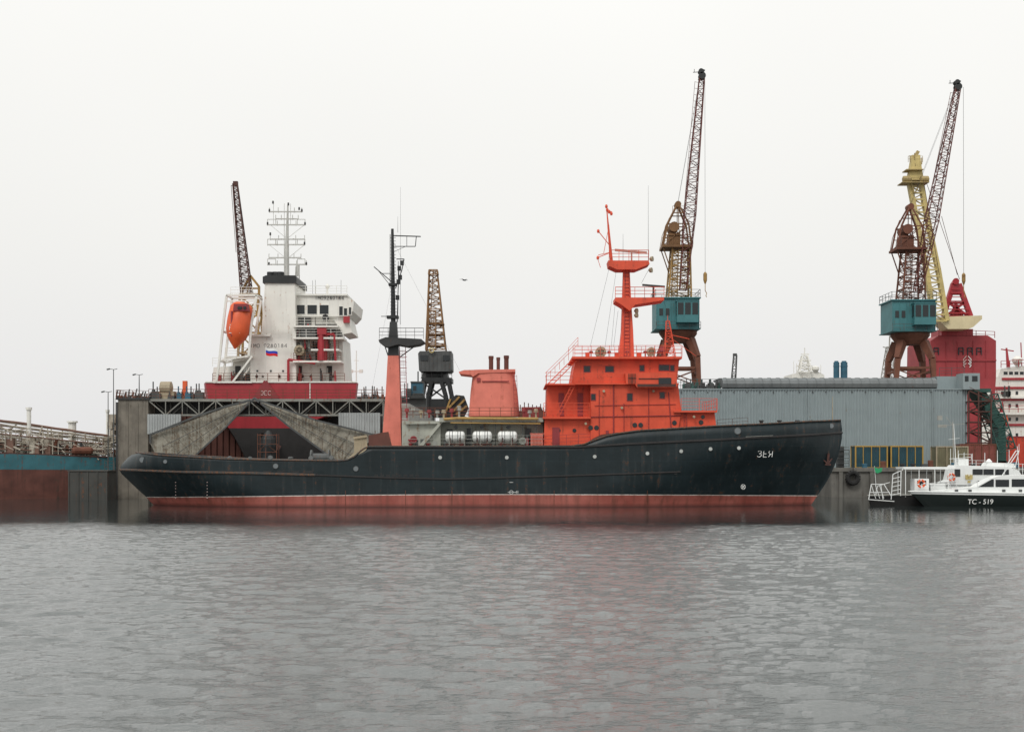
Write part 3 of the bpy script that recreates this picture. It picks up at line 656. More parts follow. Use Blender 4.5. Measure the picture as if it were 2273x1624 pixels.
part(g,'storage_tank',dock,BEIGE)
g=G(); g.pb(405,845,414,886,DD+2,.6); part(g,'marker_post',dock,LBOAT)
for k in range(14):
    g=G(); x=800+R()*55; h=8+R()*22; d=DD+2.5+R(); g.beam(P(x,886,d),P(x,886-h,d),.09); g.pb(x-2,886-h*.4,x+3,886,d-.2,.6); part(g,'dock_machinery',dock,[DGREY,RUST][k%2])
for px,t in ((252,820),(309,832),(240,870)):
    d=DD+3 if px>255 else DD-1
    g=G(); b_=P(px,t,d); z=0 if px<255 else dz
    g.beam((b_.x,d,z),b_,.09,.05,6); g.beam(b_,b_+Vector((-.5,0,.1)),.05); g.beam(b_+Vector((-.5,0,.1)),b_+Vector((-.9,0,0)),.12); g.beam(b_,b_+Vector((.5,0,.1)),.05)
    g.box(b_.x-.3,b_.x+.3,d-.3,d+.3,z,z+.3)
    solo(g,'lamp_post','thin steel lamp post with twin heads at the dock edge','lamp post',DGREY,group='lamp posts on the dock')
# scaffold
g=G(); D=166.5
for x in (572,590,614):
    for dd in (0,1.6): g.beam(Vector((X(x,D),D+dd,0)),Vector((X(x,D),D+dd,Z(962,D))),.05)
for y in (965,985,1003):
    for dd in (0,1.6): g.beam(P(572,y,D)+Vector((0,dd,0)),P(614,y,D)+Vector((0,dd,0)),.045)
g.beam(P(572,1003,D),P(590,985,D),.03); g.beam(P(614,1003,D),P(590,985,D),.03)
for x in (572,614): g.beam(P(x,965,D),P(x,965,D)+Vector((0,1.6,0)),.04)
g.box(X(560,D),X(625,D),D-1,D+3,-.3,.5)
solo(g,'scaffold','tubular rust-brown scaffold tower on a small raft by the gate','scaffold',[RUST])
g=G(); D=167.5; g.lathe(P(596,1062,D),P(596,955,D),[(0,1.0),(.5,1.0),(.68,1.1),(.82,1.0),(.93,.6),(1,.25)],12)
solo(g,'mooring_buoy','dark steel buoy standing by the dock gate','buoy',[BLACK])
# ================= WHITE SHIP IN DOCK =================
WD=179.0
ws=thing('docked_cargo_ship','white and crimson cargo ship, stern first in the dry dock','ship',(X(620,WD),WD,.9))
def hs2(sc,D):
    tabL=[(848,456),(884,462),(915,482),(944,504),(950,508),(975,524),(1010,542),(1080,548)]
    tabR=[(848,792),(884,788),(915,745),(944,668),(950,655),(975,690),(1010,735),(1080,760)]
    cx=610
    return [Vector((X(cx+(x-cx)*sc,D),D,Z(y,WD))) for y,x in tabL]+[Vector((X(cx+(x-cx)*sc,D),D,Z(y,WD))) for y,x in reversed(tabR)]
S=[hs2(1,WD),hs2(1.02,WD+3),hs2(1.0,WD+45)]
g=G(); n=16; vs=[v for s_ in S for v in s_]; 
for k in range(2):
    for i in range(n):
        j=(i+1)%n; mi=0 if (i<4 or i>=11) else 1
        g.add([vs[k*n+i],vs[k*n+j],vs[(k+1)*n+j],vs[(k+1)*n+i]],[(0,1,2,3)],mi)
g.add([vs[i] for i in (0,1,2,3,4,11,12,13,14,15)],[tuple(range(10))],0); g.add([vs[i] for i in (4,5,6,7,8,9,10,11)],[tuple(range(8))],1)
part(g,'hull',ws,[RED,HBLACK])  # lower stern faces are plain black, flared out to the right
g=G(); g.pb(687,848,689,884,WD-.1,.1); g.pb(456,846,792,849,WD-.15,.3); part(g,'hull_trim',ws,WHITE)
g=G(); g.pp([(560,884),(586,844),(592,844),(620,884)],WD-.3,.2); part(g,'stern_frame',ws,DRED)
strokes('ЭЕС',P(590,872,WD-.36),.58,ws,MARKF,.04,gap=.3)
g=G(); g.pb(570,960,580,1060,WD-1.5,1.4); part(g,'rudder',ws,HBLACK)
g=G(); c_=P(600,1000,WD-.9)
for k in range(4):
    a=k*math.pi/2+.4; d=Vector((math.cos(a),0,math.sin(a))); e=Vector((-d.z,0,d.x)); g.add([c_+d*.2+e*.15,c_+d*1.2+e*.6+Vector((0,.2,0)),c_+d*1.7,c_+d*1.2-e*.4-Vector((0,.2,0)),c_+d*.2-e*.15],[(0,1,2,3,4)])
g.lathe(c_+Vector((0,-.3,0)),c_+Vector((0,.9,0)),[(0,.1),(.3,.35),(1,.35)],10)
part(g,'propeller',ws,DRUST)
A=WD+3
g=G()
g.pp([(556,850),(556,742),(580,742),(588,628),(654,628),(657,740),(657,850)],A,9)
g.pp([(650,850),(650,700),(745,700),(748,748),(760,750),(765,850)],A+2.5,9)
g.pp([(470,850),(474,815),(516,812),(516,796),(560,790),(560,850)],A+1.5,6)
acc=part(g,'accommodation',ws,WHITE)
g=G(); g.pp([(583,628),(583,614),(590,611),(655,611),(658,616),(658,628)],A-.25,9.4); ft=part(g,'funnel_top',ws,BLACK)
for x,r,dd in ((600,.5,3),(622,.6,3),(612,.6,5)):
    g=G(); g.lathe(P(x,612,A+dd),P(x,604,A+dd),[(0,r),(1,r)],10); part(g,'exhaust_pipe',ft,BLACK)
g=G(); g.pp([(648,702),(648,662),(652,655),(762,655),(786,668),(783,690),(772,702)],A+1.5,11); g.pp([(736,702),(772,702),(781,738),(760,742),(748,720)],A+2,8); g.pb(650,652,770,656,A+1.2,11.6)
br_=part(g,'bridge',ws,WHITE)
for x0,x1 in ((655,677),(682,704),(709,730)): window(br_,(x0+x1)/2,687,x1-x0-1,20,A+1.5,WHITE)
window(br_,757,690,8,20,A+1.5,WHITE); window(br_,767,692,7,16,A+1.5,WHITE); window(br_,777,690,5,16,A+1.5,WHITE)
g=G(); g.pb(762,702,776,716,A+1.4,.5); part(g,'bridge_panel',ws,RED)
for y,a,b in ((748,650,762),(800,650,757),(742,556,600),(846,470,765),(722,650,750),(790,500,560),(774,690,752)): 
    g=G(); g.pb(a,y,b,y+4,A-.8 if y!=742 else A-.6,4); part(g,'deck_edge',ws,WHITE)
for y,a,b in ((748,652,762),(800,652,757),(846,472,765),(652,655,770),(722,652,700),(742,556,640),(790,500,556),(812,472,514),(655,512,560),(774,690,752),(722,700,750)): 
    g=G(); g.prail([(a,y),(b,y)],A-.7 if y!=652 else A+1.4,h=1.15,r=.045); part(g,'railing',ws,WHITE if y not in (846,800,774) else RUST)
g=G(); g.pb(655,704,690,720,A+2.2,.4); g.pb(656,706,672,719,A+2.15,.1); part(g,'vent_louvre',ws,DGREY)
g=G(); g.pb(668,728,700,747,A-.3,1.5); g.lathe(P(675,728,A),P(675,716,A),[(0,.3),(1,.4)],8); part(g,'deck_machinery',ws,DGREY)
for k in range(32): 
    g=G(); x=655+R()*100; y=(748,800,846,774)[k%4]; h=10+R()*20; d=A+R()*1.5; w=2+R()*5; g.pb(x,y-h*.6,x+w,y,d,.7); g.beam(P(x+w/2,y-h*.6,d+.3),P(x+w/2,y-h,d+.3),.12); part(g,'deck_machinery',ws,[DGREY,DARK,RED,GREY,RED][k%5])
for k in range(16): 
    g=G(); x=472+R()*82; h=8+R()*24; d=A-.4+R(); g.pb(x,846-h*.7,x+2+R()*6,846,d,.7); g.beam(P(x+1,846-h*.7,d+.3),P(x+1,846-h,d+.3),.1); part(g,'deck_machinery',ws,[DGREY,DARK,DRED][k%3])
for a,b,c,d,dd in ((522,812,534,846,1.4),(700,720,745,745,2.35),(700,760,712,799,2.4),(725,812,737,845,2.4),(660,812,670,845,2.4),(655,760,664,799,2.4)): g=G(); g.pb(a,b,c,d,A+dd,.2); g.pb(a+2,b+3,c-2,b+9,A+dd-.03,.1); part(g,'door',ws,DARK)
drum(664,777,A-.5,.75,1.4,BEIGE,ws); drum(722,704,A+1,.45,.8,DARK,ws)
g=G(); g.beam(P(713,800,A-.5),P(713,730,A-.5),.55,.5,8); g.beam(P(722,800,A-.3),P(724,740,A-.3),.3,n=8); g.path([P(713,742,A-.7),P(742,742,A-.7),P(745,800,A-.7)],.18,6); g.pb(704,728,724,742,A-1,1.2)
part(g,'deck_crane',ws,RED)
g=G(); g.path([P(700,806,A-.6),P(640,798,A-.6),P(640,848,A-.6)],.2,6); part(g,'deck_davit',ws,RED)
for x,y in ((571,823),(601,823),(628,823),(583,835)): 
    g=G(); g.pb(x-2,y-2,x+2,y+2,A-.08,.1); part(g,'vent_cover',ws,DGREY)
for x in (570,620,640,530,545,672,690,740): porthole(acc,P(x,835,A if 556<x<657 else (A+1.5 if x<556 else A+2.5)),.22,WHITE)
strokes('IMO 9280184',P(596,767,A-.8),.52,ws,MARKD,.034,gap=.42)
strokes('IMO9280184',P(731,661,A+1.4),.46,ws,MARKD,.03,gap=.4)
g=G()
for dd in (0,3.5):
    o=Vector((0,dd,0)); D=A-3.2
    g.path([P(487,800,D)+o,P(494,735,D)+o,P(503,655,D)+o,P(570,655,D)+o,P(558,720,D)+o,P(552,790,D)+o],.22,4)
    g.path([P(487,800,D)+o,P(480,848,D)+o],.2,4); g.beam(P(560,790,D)+o,P(516,848,D)+o,.18); g.beam(P(503,668,D)+o,P(570,668,D)+o,.12); g.beam(P(552,790,D)+o,P(487,800,D)+o,.16); g.beam(P(494,735,D)+o,P(556,730,D)+o,.1)
for x,y in ((503,655),(570,655),(494,735),(487,800),(552,790)): g.beam(P(x,y,A-3.2),P(x,y,A-3.2)+Vector((0,3.5,0)),.15)
g.box(X(475,WD),X(560,WD),WD-.3,WD+4,Z(850,WD),Z(846,WD))
part(g,'launching_frame',ws,WHITE)
g=G(); a=P(538,674,A-2.6); b=P(521,774,A-3.6)
g.lathe(a,b,[(0,1.0),(.03,1.35),(.1,1.6),(.35,1.72),(.6,1.68),(.75,1.35),(.86,.85),(.94,.4),(1,.1)],20)
lb=part(g,'free_fall_lifeboat',ws,LBOAT,'orange enclosed free-fall lifeboat hung nose down',smooth=True)
g=G(); g.pp([(519,674),(549,674),(552,690),(517,690)],A-4.6,1.2); g.pb(512,690,516,745,A-4.6,.5); part(g,'lifeboat_canopy',lb,DRED)
for a,b in ((527,537),(540,546)): g=G(); g.pb(a,680,b,686,A-4.72,.1); part(g,'lifeboat_window',lb,GLASS)
lettering('МРА',P(521,729,A-4.62),.75,ws,MARK)
for (x0,x1,y) in ((510,534,720),(508,532,738)): g=G(); g.pb(x0,y,x1,y+1.2,A-4.62,.1); part(g,'lifeboat_stripe',lb,MARK)
# radar mast
g=G(); D=A+5
g.beam(P(636,612,D),P(637,540,D),.42,.3,8); g.beam(P(637,540,D),P(639,455,D),.28,.1,8)
for y,a,b in ((470,598,670),(486,612,662),(499,594,677),(531,600,676),(543,594,676),(572,597,668),(587,594,680)):
    g.beam(P(a,y,D),P(b,y,D),.12)
    for x in (a,b,(a+637)/2,(b+637)/2): g.beam(P(x,y+2,D),P(x,y-9,D),.07)
for a,b in ((594,612),(660,677)):
    for y in (499,543,587): g.path([P(a,y,D),P(a,y-12,D),P(b,y-12,D),P(b,y,D)],.065)
for x in (607,631,645): g.beam(P(x,500,D),P(x,452,D),.045)
g.beam(P(631,612,D),P(631,500,D),.06); g.path([P(661,612,D),P(661,588,D)],.3,6); g.lattice(P(660,650,D),P(660,592,D),.7,.4,6,.06)
g.beam(P(600,499,D),P(637,530,D),.04); g.beam(P(676,499,D),P(637,530,D),.04); g.beam(P(597,543,D),P(637,575,D),.04); g.beam(P(676,543,D),P(637,575,D),.04)
part(g,'radar_mast',ws,paint('mast_off_white',(.50,.50,.47),.5,.15,.2))
for x in (694,757,700): g=G(); g.beam(P(x,655,D),P(x,612+R()*20,D),.03); part(g,'whip_antenna',ws,DGREY)
g=G(); g.beam(P(727,655,D),P(727,633,D),.15,.1,6); g.lathe(P(727,640,D),P(727,630,D),[(0,.25),(.5,.35),(1,.1)],10); part(g,'satellite_dome',ws,WHITE)
for x,y in ((598,470),(670,470),(594,499),(677,499),(600,522),(676,543),(606,452),(640,456),(664,466),(597,588),(680,588)): 
    g=G(); c_=P(x,y,D); g.lathe(c_,c_+Vector((0,0,.4)),[(0,.14),(1,.12)],8); part(g,'navigation_light',ws,DARK)
g=G(); D=A-5
vs=[]
for j in range(4):
    for i in range(9):
        t=i/8; x=590+26*t; y=771+j*5.6+t*4+math.sin(t*6)*1.0; v=P(x,y,D); v.y+=.15*math.sin(t*7); vs.append(v)
for j in range(3):
    for i in range(8): a=j*9+i; g.add([vs[a],vs[a+9],vs[a+10],vs[a+1]],[(0,1,2,3)],j)
g2=G(); g2.beam(P(590,790,D),P(589,765,D),.04); g2.beam(P(589,790,D),P(590,846,D+1),.04)
part(g2,'flagstaff',ws,WHITE); part(g,'flag',ws,[MARK,FB,FR],'white, blue and red tricolour ensign')
# ================= LONG GREY DOCK WALL =================
SD=190
shed=thing('dock_side_wall','long blue-grey corrugated dock side wall with grey overhanging roof','dock wall',(X(1830,SD),SD,3.95))
zt=Z(862,SD)
g=G(); g.box(X(1400,SD),X(2143,SD),SD,SD+12,3.9,zt); 
corr(g,X(1400,SD),X(2145,SD),SD-.05,3.95,zt,.42,.11)
g.box(X(2143,SD),X(2146,SD),SD-.15,SD+12.1,3.9,zt)
part(g,'cladding',shed,SHED)
for k in range(0,22): 
    g=G(); x=1512+k*29.2; c_=P(x,870,SD-.2); g.box(c_.x-.10,c_.x+.10,c_.y-.05,c_.y+.1,c_.z-.07,c_.z+.07); part(g,'wall_vent',shed,DGREY)
g=G(); g.pb(1400,862,2146,865,SD-.25,.09); part(g,'wall_flashing',shed,SHED)
for x in (1790,2070): g=G(); g.beam(P(x,864,SD-.3),P(x,1030,SD-.3),.07,n=6); part(g,'drain_pipe',shed,SHED)
g=G(); pts=[(0,0),(-.45,.15),(-.6,.7),(-.4,1.2),(.5,1.6),(3,1.75),(9,1.7)]
x0,x1=X(1603,SD),X(2078,SD); vs=[];
for d,z in pts: vs+=[(x0,SD+d,zt+z),(x1,SD+d,zt+z)]
g.add(vs,[(2*i,2*i+1,2*i+3,2*i+2) for i in range(len(pts)-1)]+[tuple(range(0,2*len(pts),2)),tuple(range(1,2*len(pts),2))])
for k in range(24): x=x0+(x1-x0)*(k+.5)/24; g.path([(x,SD+d-.02,zt+z+.03) for d,z in pts[1:6]],.04)
part(g,'roof_cowl',shed,ROOF)
g=G(); g.prail([(1400,862),(1600,862)],SD,h=1.4,r=.05); part(g,'railing',shed,DGREY)
for k in range(26): 
    g=G(); x=1512+R()*85; h=4+R()*18; d=SD+.5+R()*4; g.pb(x,862-h*.6,x+3+R()*7,862,d,1); g.beam(P(x+2,862-h*.6,d+.4),P(x+2,862-h,d+.4),.1); part(g,'wall_top_machinery',shed,[DGREY,DARK,GREEN][k%3])
g=G(); g.pb(2080,835,2175,866,SD+3,3); g.pb(2138,828,2175,864,SD-1,3); g.pb(2142,834,2150,846,SD-1.05,.1,1); g.pb(2158,834,2170,846,SD-1.05,.1,1); part(g,'control_house',shed,[SHED,GLASS])
g=G(); g.prail([(2085,835),(2140,835)],SD+3,h=1.3,r=.05); part(g,'railing',shed,DGREY)
# ================= CRANES =================
def crane(dx,dy,D,head,label,tm,um,hook,basez):
    o=lambda x:x-1505+dx
    def q(x,y,dd=0): v=P(o(x),y+dy,D); v.y+=dd; return v
    base=Vector((X(dx,D),D,basez)); t=thing('portal_crane',label,'crane',base,'dockside portal cranes')
    g=G()
    for sx in (-1,1):
        for dd in (-2.4,2.4):
            zt_=Z(755+dy,D); xb=base.x+sx*3.0
            g.beam((base.x+sx*1.7,D+dd*.6,zt_),(base.x+sx*2.7,D+dd,zt_-(zt_-basez)*.35),.85,.6); g.beam((base.x+sx*2.7,D+dd,zt_-(zt_-basez)*.35),(xb,D+dd,basez+.4),.6,.42)
            g.box(xb-.7,xb+.7,D+dd-.5,D+dd+.5,basez,basez+.8)
    for dd in (-2.4,2.4): 
        g.beam((base.x-2.9,D+dd,basez+1.2),(base.x+2.9,D+dd,basez+3.4),.12); g.beam((base.x+2.9,D+dd,basez+1.2),(base.x-2.9,D+dd,basez+3.4),.12); g.beam((base.x-2.7,D+dd,basez+3.6),(base.x+2.7,D+dd,basez+3.6),.25)
    for sx in (-1,1): g.beam((base.x+sx*2.9,D-2.4,basez+3),(base.x+sx*2.9,D+2.4,basez+3),.25)
    rz=Z(755+dy,D); rt=Z(735+dy,D)
    g.lathe((base.x,D,rz-.4),(base.x,D,rt),[(0,1.9),(.3,2.4),(.75,3.0),(1,3.0)],16)
    part(g,'portal',t,RUST)
    g=G(); a=q(1452,733,-3.3);b=q(1545,668,-3.3); g.box(a.x,b.x,D-3.3,D+3,a.z,b.z); g.box(a.x-.25,b.x+.25,D-3.6,D+3.2,b.z,b.z+.18); g.box(a.x-.2,b.x+.2,D-3.6,D+3.2,a.z-.15,a.z)
    for k in range(7): x=a.x+(b.x-a.x)*k/6; g.box(x-.05,x+.05,D-3.36,D-3.29,a.z,b.z)
    cab=part(g,'machinery_house',t,TEAL)
    g=G(); a=q(1494,722);b=q(1541,676); g.box(a.x,b.x,D-4.7,D-3.3,a.z,b.z); g.box(a.x-.1,b.x+.1,D-4.8,D-3.3,b.z,b.z+.12)
    oc=part(g,'operator_cab',t,TEAL)
    g=G(); w=(b.x-a.x)
    for k in range(3): g.box(a.x+.15+k*w/3,a.x-.1+(k+1)*w/3,D-4.74,D-4.68,a.z+1.2,b.z-.25)
    g.box(a.x-.04,a.x,D-4.5,D-3.5,a.z+1.2,b.z-.25)
    part(g,'cab_window',oc,GLASS)
    for x in (1462,1476): g=G(); a=q(x-4,705);b=q(x+4,690); g.box(a.x,b.x,D-3.36,D-3.28,a.z,b.z); part(g,'house_window',cab,GLASS)
    g=G(); a=q(1450,667);b=q(1547,667); g.rail([(a.x,D-3.5,a.z+.2),(b.x,D-3.5,a.z+.2),(b.x,D+3.1,a.z+.2),(a.x,D+3.1,a.z+.2),(a.x,D-3.5,a.z+.2)],h=1.1,r=.045,rows=2)
    part(g,'railing',t,DGREY)
    g=G(); g.rail([(a.x,D-4,q(0,735).z),(b.x,D-4,q(0,735).z)],h=1.1,r=.045,rows=2); part(g,'railing',t,DGREY)
    g=G(); g.lattice(q(1506,668),q(1510,550),3.6,2.7,8,.17,dr=.085)
    for k in range(8): g.beam(q(1482+k*1,664-k*14,-1.9),q(1500,664-k*14,-1.9),.05)
    g.lattice(q(1494,668,-1.2),q(1498,560,-1.2),.9,.8,10,.05,dr=.04)
    part(g,'tower',t,tm)
    g=G(); a=q(1467,553);b=q(1534,548); g.box(a.x,b.x,D-2.2,D+2.2,a.z,b.z); g.rail([(a.x,D-2.2,b.z),(b.x,D-2.2,b.z)],h=1.1,r=.05,rows=2)
    for dd in (-1.4,1.4):
        g.path([q(1470,548,dd),q(1480,500,dd),q(1504,452,dd*.4),q(1526,500,dd),q(1532,548,dd)],.16); g.path([q(1480,500,dd),q(1526,500,dd)],.11); g.beam(q(1480,500,dd),q(1532,548,dd),.08); g.beam(q(1526,500,dd),q(1470,548,dd),.08)
        g.beam(q(1492,476,dd),q(1516,476,dd),.1); g.beam(q(1475,525,dd),q(1529,525,dd),.08); g.beam(q(1504,452,dd*.4),q(1506,548,dd),.08)
        g.path([q(1488,480,dd),q(1472,520,dd),q(1467,548,dd)],.06); g.beam(q(1470,553,dd),q(1486,600,dd),.11); g.beam(q(1534,553,dd),q(1524,580,dd),.1)
    g.rail([q(1490,476,-1.6),q(1518,476,-1.6)],h=1,r=.04,rows=2)
    g.lathe(q(1504,455,-.8),q(1504,455,.8),[(0,.5),(1,.5)],10)
    part(g,'tower_head',t,um)
    g=G(); a=q(1482,548);b=q(1508,520); g.box(a.x,b.x,D-1.3,D+1.3,a.z+.01,b.z); g.lathe(q(1494,507,-1.6),q(1494,507,1.6),[(0,.8),(1,.8)],12); part(g,'counterweight',t,um)
    jb=q(1512,648,-2.0); hd=Vector((X(head[0],D),D-2,Z(head[1],D)))
    g=G(); mid=jb.lerp(hd,.35); g.lattice(jb,mid,1.0,1.75,10,.095,dr=.055); g.lattice(mid,hd,1.75,.75,24,.09,dr=.052)
    ov=Vector((-.95,0,.1)); g.beam(mid+ov,hd+Vector((-1.1,0,-.8)),.04)
    for k in range(22): c_=mid.lerp(hd,k/22); g.beam(c_+ov,c_+Vector((-.5,0,0)),.032); 
    jib=part(g,'jib',t,JRUST)
    g=G(); 
    for dd in (-.5,.3): g.lathe(hd+Vector((0,dd,.0)),hd+Vector((0,dd+.2,.0)),[(0,.55),(1,.55)],14); g.lathe(hd+Vector((-.2,dd,.7)),hd+Vector((-.2,dd+.2,.7)),[(0,.4),(1,.4)],14)
    g.beam(hd-Vector((.5,0,.6)),hd+Vector((.35,0,1.0)),.22); g.beam(hd+Vector((-1.4,0,.6)),hd+Vector((.3,0,.7)),.06); g.beam(hd+Vector((-1.2,0,.6)),hd+Vector((-1.2,0,1.1)),.05)
    part(g,'jib_head',jib,BLACK)
    g=G(); ap=q(1504,455)
    for dd in (-.3,.3): g.beam(ap+Vector((0,dd,0)),hd+Vector((-.3,dd,0)),.022,n=3); g.beam(ap+Vector((0,dd,0)),mid,.05)
    part(g,'luffing_cable',t,DARK)
    g=G(); hk=Vector((X(hook[0],D),D-2,Z(hook[1],D))); g.beam(Vector((hk.x-.05,D-2,hd.z)),hk,.028,n=4)
    part(g,'hoist_cable',t,DARK)
    g=G(); g.lathe(hk,hk-Vector((0,0,1.8)),[(0,.12),(.15,.3),(.7,.3),(1,.12)],8); g.path([hk-Vector((0,0,1.8)),hk-Vector((0,0,2.9)),hk-Vector((-.25,0,3.3)),hk-Vector((-.1,0,3.7)),hk-Vector((-.25,0,3.9))],.07)
    part(g,'hook_block',t,OCHRE)
    return t
crane(1505,0,199,(1554,178),'portal crane with teal cab, ochre tower and tall dark jib',OCHRE,paint('crane_brown_ochre',(.19,.095,.035),.7,.3,.4),(1561,608),zt)
crane(2020,5,199,(2116,202),'portal crane with teal cab, rust-brown tower and slanted dark jib',RUST,RUST,(2129,610),zt)
D=245; t=thing('portal_crane','distant portal crane with dark lattice jib and yellow foot','crane',(X(556,D),D,3),'dockside portal cranes')
g=G(); g.lattice(P(548,655,D),P(522,408,D),2.0,.8,30,.13,dr=.075); g.beam(P(513,412,D),P(524,560,D),.06); g.beam(P(513,412,D),P(522,412,D),.08); g.pb(517,402,527,412,D,.8)
part(g,'jib',t,DRUST)
g=G(); g.path([P(535,650,D),P(556,612,D),P(575,636,D),P(575,660,D)],.3); g.beam(P(556,612,D),P(548,655,D),.15); g.beam(P(535,640,D),P(575,640,D),.2); g.lattice(Vector((X(556,D),D,3)),P(556,655,D),5,3.4,9,.3)
part(g,'tower',t,OCHRE)
D=226; t=thing('portal_crane','portal crane with brown lattice tower and dark grey machinery house','crane',(X(966,D),D,3),'dockside portal cranes')
g=G(); g.lattice(P(968,778,D),P(962,610,D),3.5,1.5,13,.17,dr=.095); g.lattice(P(962,610,D-.5),P(962,600,D-.5),1.6,1.4,1,.2); g.beam(P(962,600,D),P(956,700,D),.1)
for y in (716,740,765): g.pb(947,y,985,y+3,D-2,2.5)
g.lattice(P(958,776,D-2),P(960,690,D-2),1.5,1.2,6,.1)
part(g,'tower',t,BOCHRE)
g=G(); g.pp([(930,822),(928,784),(932,779),(1002,779),(1003,820),(998,824),(935,824)],D-3.5,7)
for k in range(8): x=X(934+k*9,D-3.5); g.box(x-.06,x+.06,D-3.57,D-3.5,Z(820,D-3.5),Z(782,D-3.5))
hs_=part(g,'machinery_house',t,DGREY)
for a,b,c,d in ((933,788,950,800),(983,788,998,800)): g=G(); g.pb(a,b,c,d,D-3.62,.1); part(g,'cab_window',hs_,GLASS)
g=G(); c_=P(958,777,D-4); g.path([c_+Vector((.4*math.cos(a),0,.4*math.sin(a))) for a in [k*math.pi/6 for k in range(13)]],.12); part(g,'hook_block',t,YEL)
g=G(); g.lathe(P(966,840,D),P(966,824,D),[(0,2.6),(1,2.2)],14); g.pb(936,838,1003,848,D-3,6)
for sx,ex in ((942,936),(996,1003),(960,952),(980,990)):
    for dd in (-3,3): v=P(ex,880,D); v.y+=dd; v2=P(sx,846,D); v2.y+=dd; g.beam(v2,v,.45,.4); g.beam(v,Vector((v.x,v.y,3)),.4)
g.beam(P(940,850,D-3),P(990,885,D-3),.2); g.beam(P(996,850,D-3),P(950,885,D-3),.2); g.rail([P(936,838,D-3),P(1003,838,D-3)],h=1.1,r=.06,rows=2); g.beam(P(928,824,D-3),P(928,850,D-3),.15)
g.pb(925,885,1003,925,D-3,5)
part(g,'portal',t,BLACK)
D=212; g=G(); g.pb(912,848,938,884,D,3,0); g.pb(900,862,912,882,D-1,2,1); g.pp([(908,884),(918,872),(938,872),(944,884)],D-1,2,1); g.box(X(898,D),X(946,D),D,D+2,2.5,Z(884,D),1); g.pb(911,846,939,849,D-.2,3.4,1); g.pb(917,856,924,866,D-.05,.1,2); g.prail([(892,884),(946,884)],D-1.2,h=1.2,r=.06,mi=1)
for x in (898,905,942): g.beam(P(x,884,D-1),P(x,850,D-1),.1,mi=1)
solo(g,'winch_house','small faded blue winch house on the dock wing','winch house',[BLUE,DGREY,GLASS])
g=G(); D=208; g.pp([(985,925),(1000,885),(1012,876),(1030,878),(1040,905),(1030,925)],D,1.5,0)
for a,b,c,d in ((996,905,1020,880),(1003,915,1032,886),(1012,920,1036,900)): g.beam(P(a,b,D-.3),P(c,d,D-.3),.22,mi=1)
g.beam(P(985,925,D-.3),P(1000,885,D-.3),.2,mi=1); g.box(X(985,D),X(1035,D),D,D+1.5,3,Z(924,D))
solo(g,'grab_bucket','black grab bucket with yellow ribs stored on the quay','grab bucket',[BLACK,OCHRE])
# ============ floating crane behind ============
D=236; fc=thing('floating_crane','heavy floating crane with crimson house and pale yellow box boom','floating crane',(X(2137,D),D,3))
g=G(); g.pp([(2062,1000),(2066,756),(2084,744),(2192,744),(2211,756),(2211,838),(2200,1000)],D,14); 
g.pb(2062,798,2212,801,D-.2,.3)
for x in (2100,2125,2160,2188): g.pb(x,756,x+1,838,D-.12,.12)
fh=part(g,'crane_house',fc,CRED)
g=G(); g.prail([(2084,744),(2208,750)],D,h=1.2,r=.07,rows=2); part(g,'railing',fc,CRED)
for s_,mt in ((-1,MARKF),(1,MARK)):
    for k in range(3): g=G(); g.path([P(2147+s_*2,790+k*8,D-.15),P(2147+s_*9,798+k*6,D-.15),P(2147+s_*5,805+k*5,D-.15)],.09); part(g,'emblem_stroke',fc,mt)
for x in (2078,2133,2153,2173): 
    g=G(); g.path([P(x-5,787,D-.1),P(x-5,772,D-.1),P(x+5,772,D-.1),P(x+5,787,D-.1)],.12); g.beam(P(x-5,779,D-.1),P(x+5,779,D-.1),.1); part(g,'worn_lettering',fc,MARKD)
g=G(); g.pp([(2086,703),(2180,700),(2180,708),(2160,726),(2150,730),(2104,730),(2086,712)],D-4,4); part(g,'boom_cradle',fc,CREAM)
g=G()
for a,b,c_,d_ in ((2094,702,2116,630),(2154,702,2128,630),(2104,672,2143,672),(2098,702,2140,672),(2150,702,2106,672),(2112,652,2134,652)): g.beam(P(a,b,D),P(c_,d_,D),.6 if d_==630 else .3)
g.pp([(2110,652),(2115,628),(2122,618),(2129,628),(2136,652)],D-.5,1.5); g.pb(2090,730,2160,745,D,6); g.pb(2100,700,2150,708,D-.5,2); g.pp([(2108,702),(2122,668),(2140,702)],D+.5,.4)
g.prail([(2098,700),(2152,700)],D-.6,h=1.1,r=.06,rows=2); g.lathe(P(2122,624,D-1),P(2122,624,D+1),[(0,.6),(1,.6)],10)
for k in range(7): g.beam(P(2100+k*2.2,695-k*9,D-.8),P(2150-k*3,695-k*9,D-.8),.1)
part(g,'gantry_frame',fc,RED)
g=G(); K_=[(2068,2106,712),(2052,2087,600),(2036,2070,520),(2022,2056,450),(2013,2048,400)]
for sd in (0,1):
    taper(g,[((l if sd==0 else r-9),(l+9 if sd==0 else r),y,.6) for l,r,y in K_],D-4,0)
for i in range(22):
    t=i/22; y=712-t*312; l=interp([(a[2],a[0]) for a in reversed(K_)],y); r=interp([(a[2],a[1]) for a in reversed(K_)],y)
    g.beam(P(l+4,y,D-4.5),P(r-4,y,D-4.5),.2)
    if i%2: g.beam(P(l+4,y,D-4.2),P(r-4,y-14,D-4.2),.14)
    else: g.beam(P(r-4,y,D-4.2),P(l+4,y-14,D-4.2),.14)
taper(g,[(2013,2048,402,.8),(2018,2044,378,.7),(2023,2041,345,.4)],D-4,0)
boom=part(g,'boom',fc,YEL)
g=G(); 
for sx,ex,y in ((2003,2022,398),(2042,2062,398)): g.lathe(P(sx,y,D-5.2),P(ex,y,D-5.2),[(0,.3),(.1,.6),(.9,.6),(1,.3)],10)
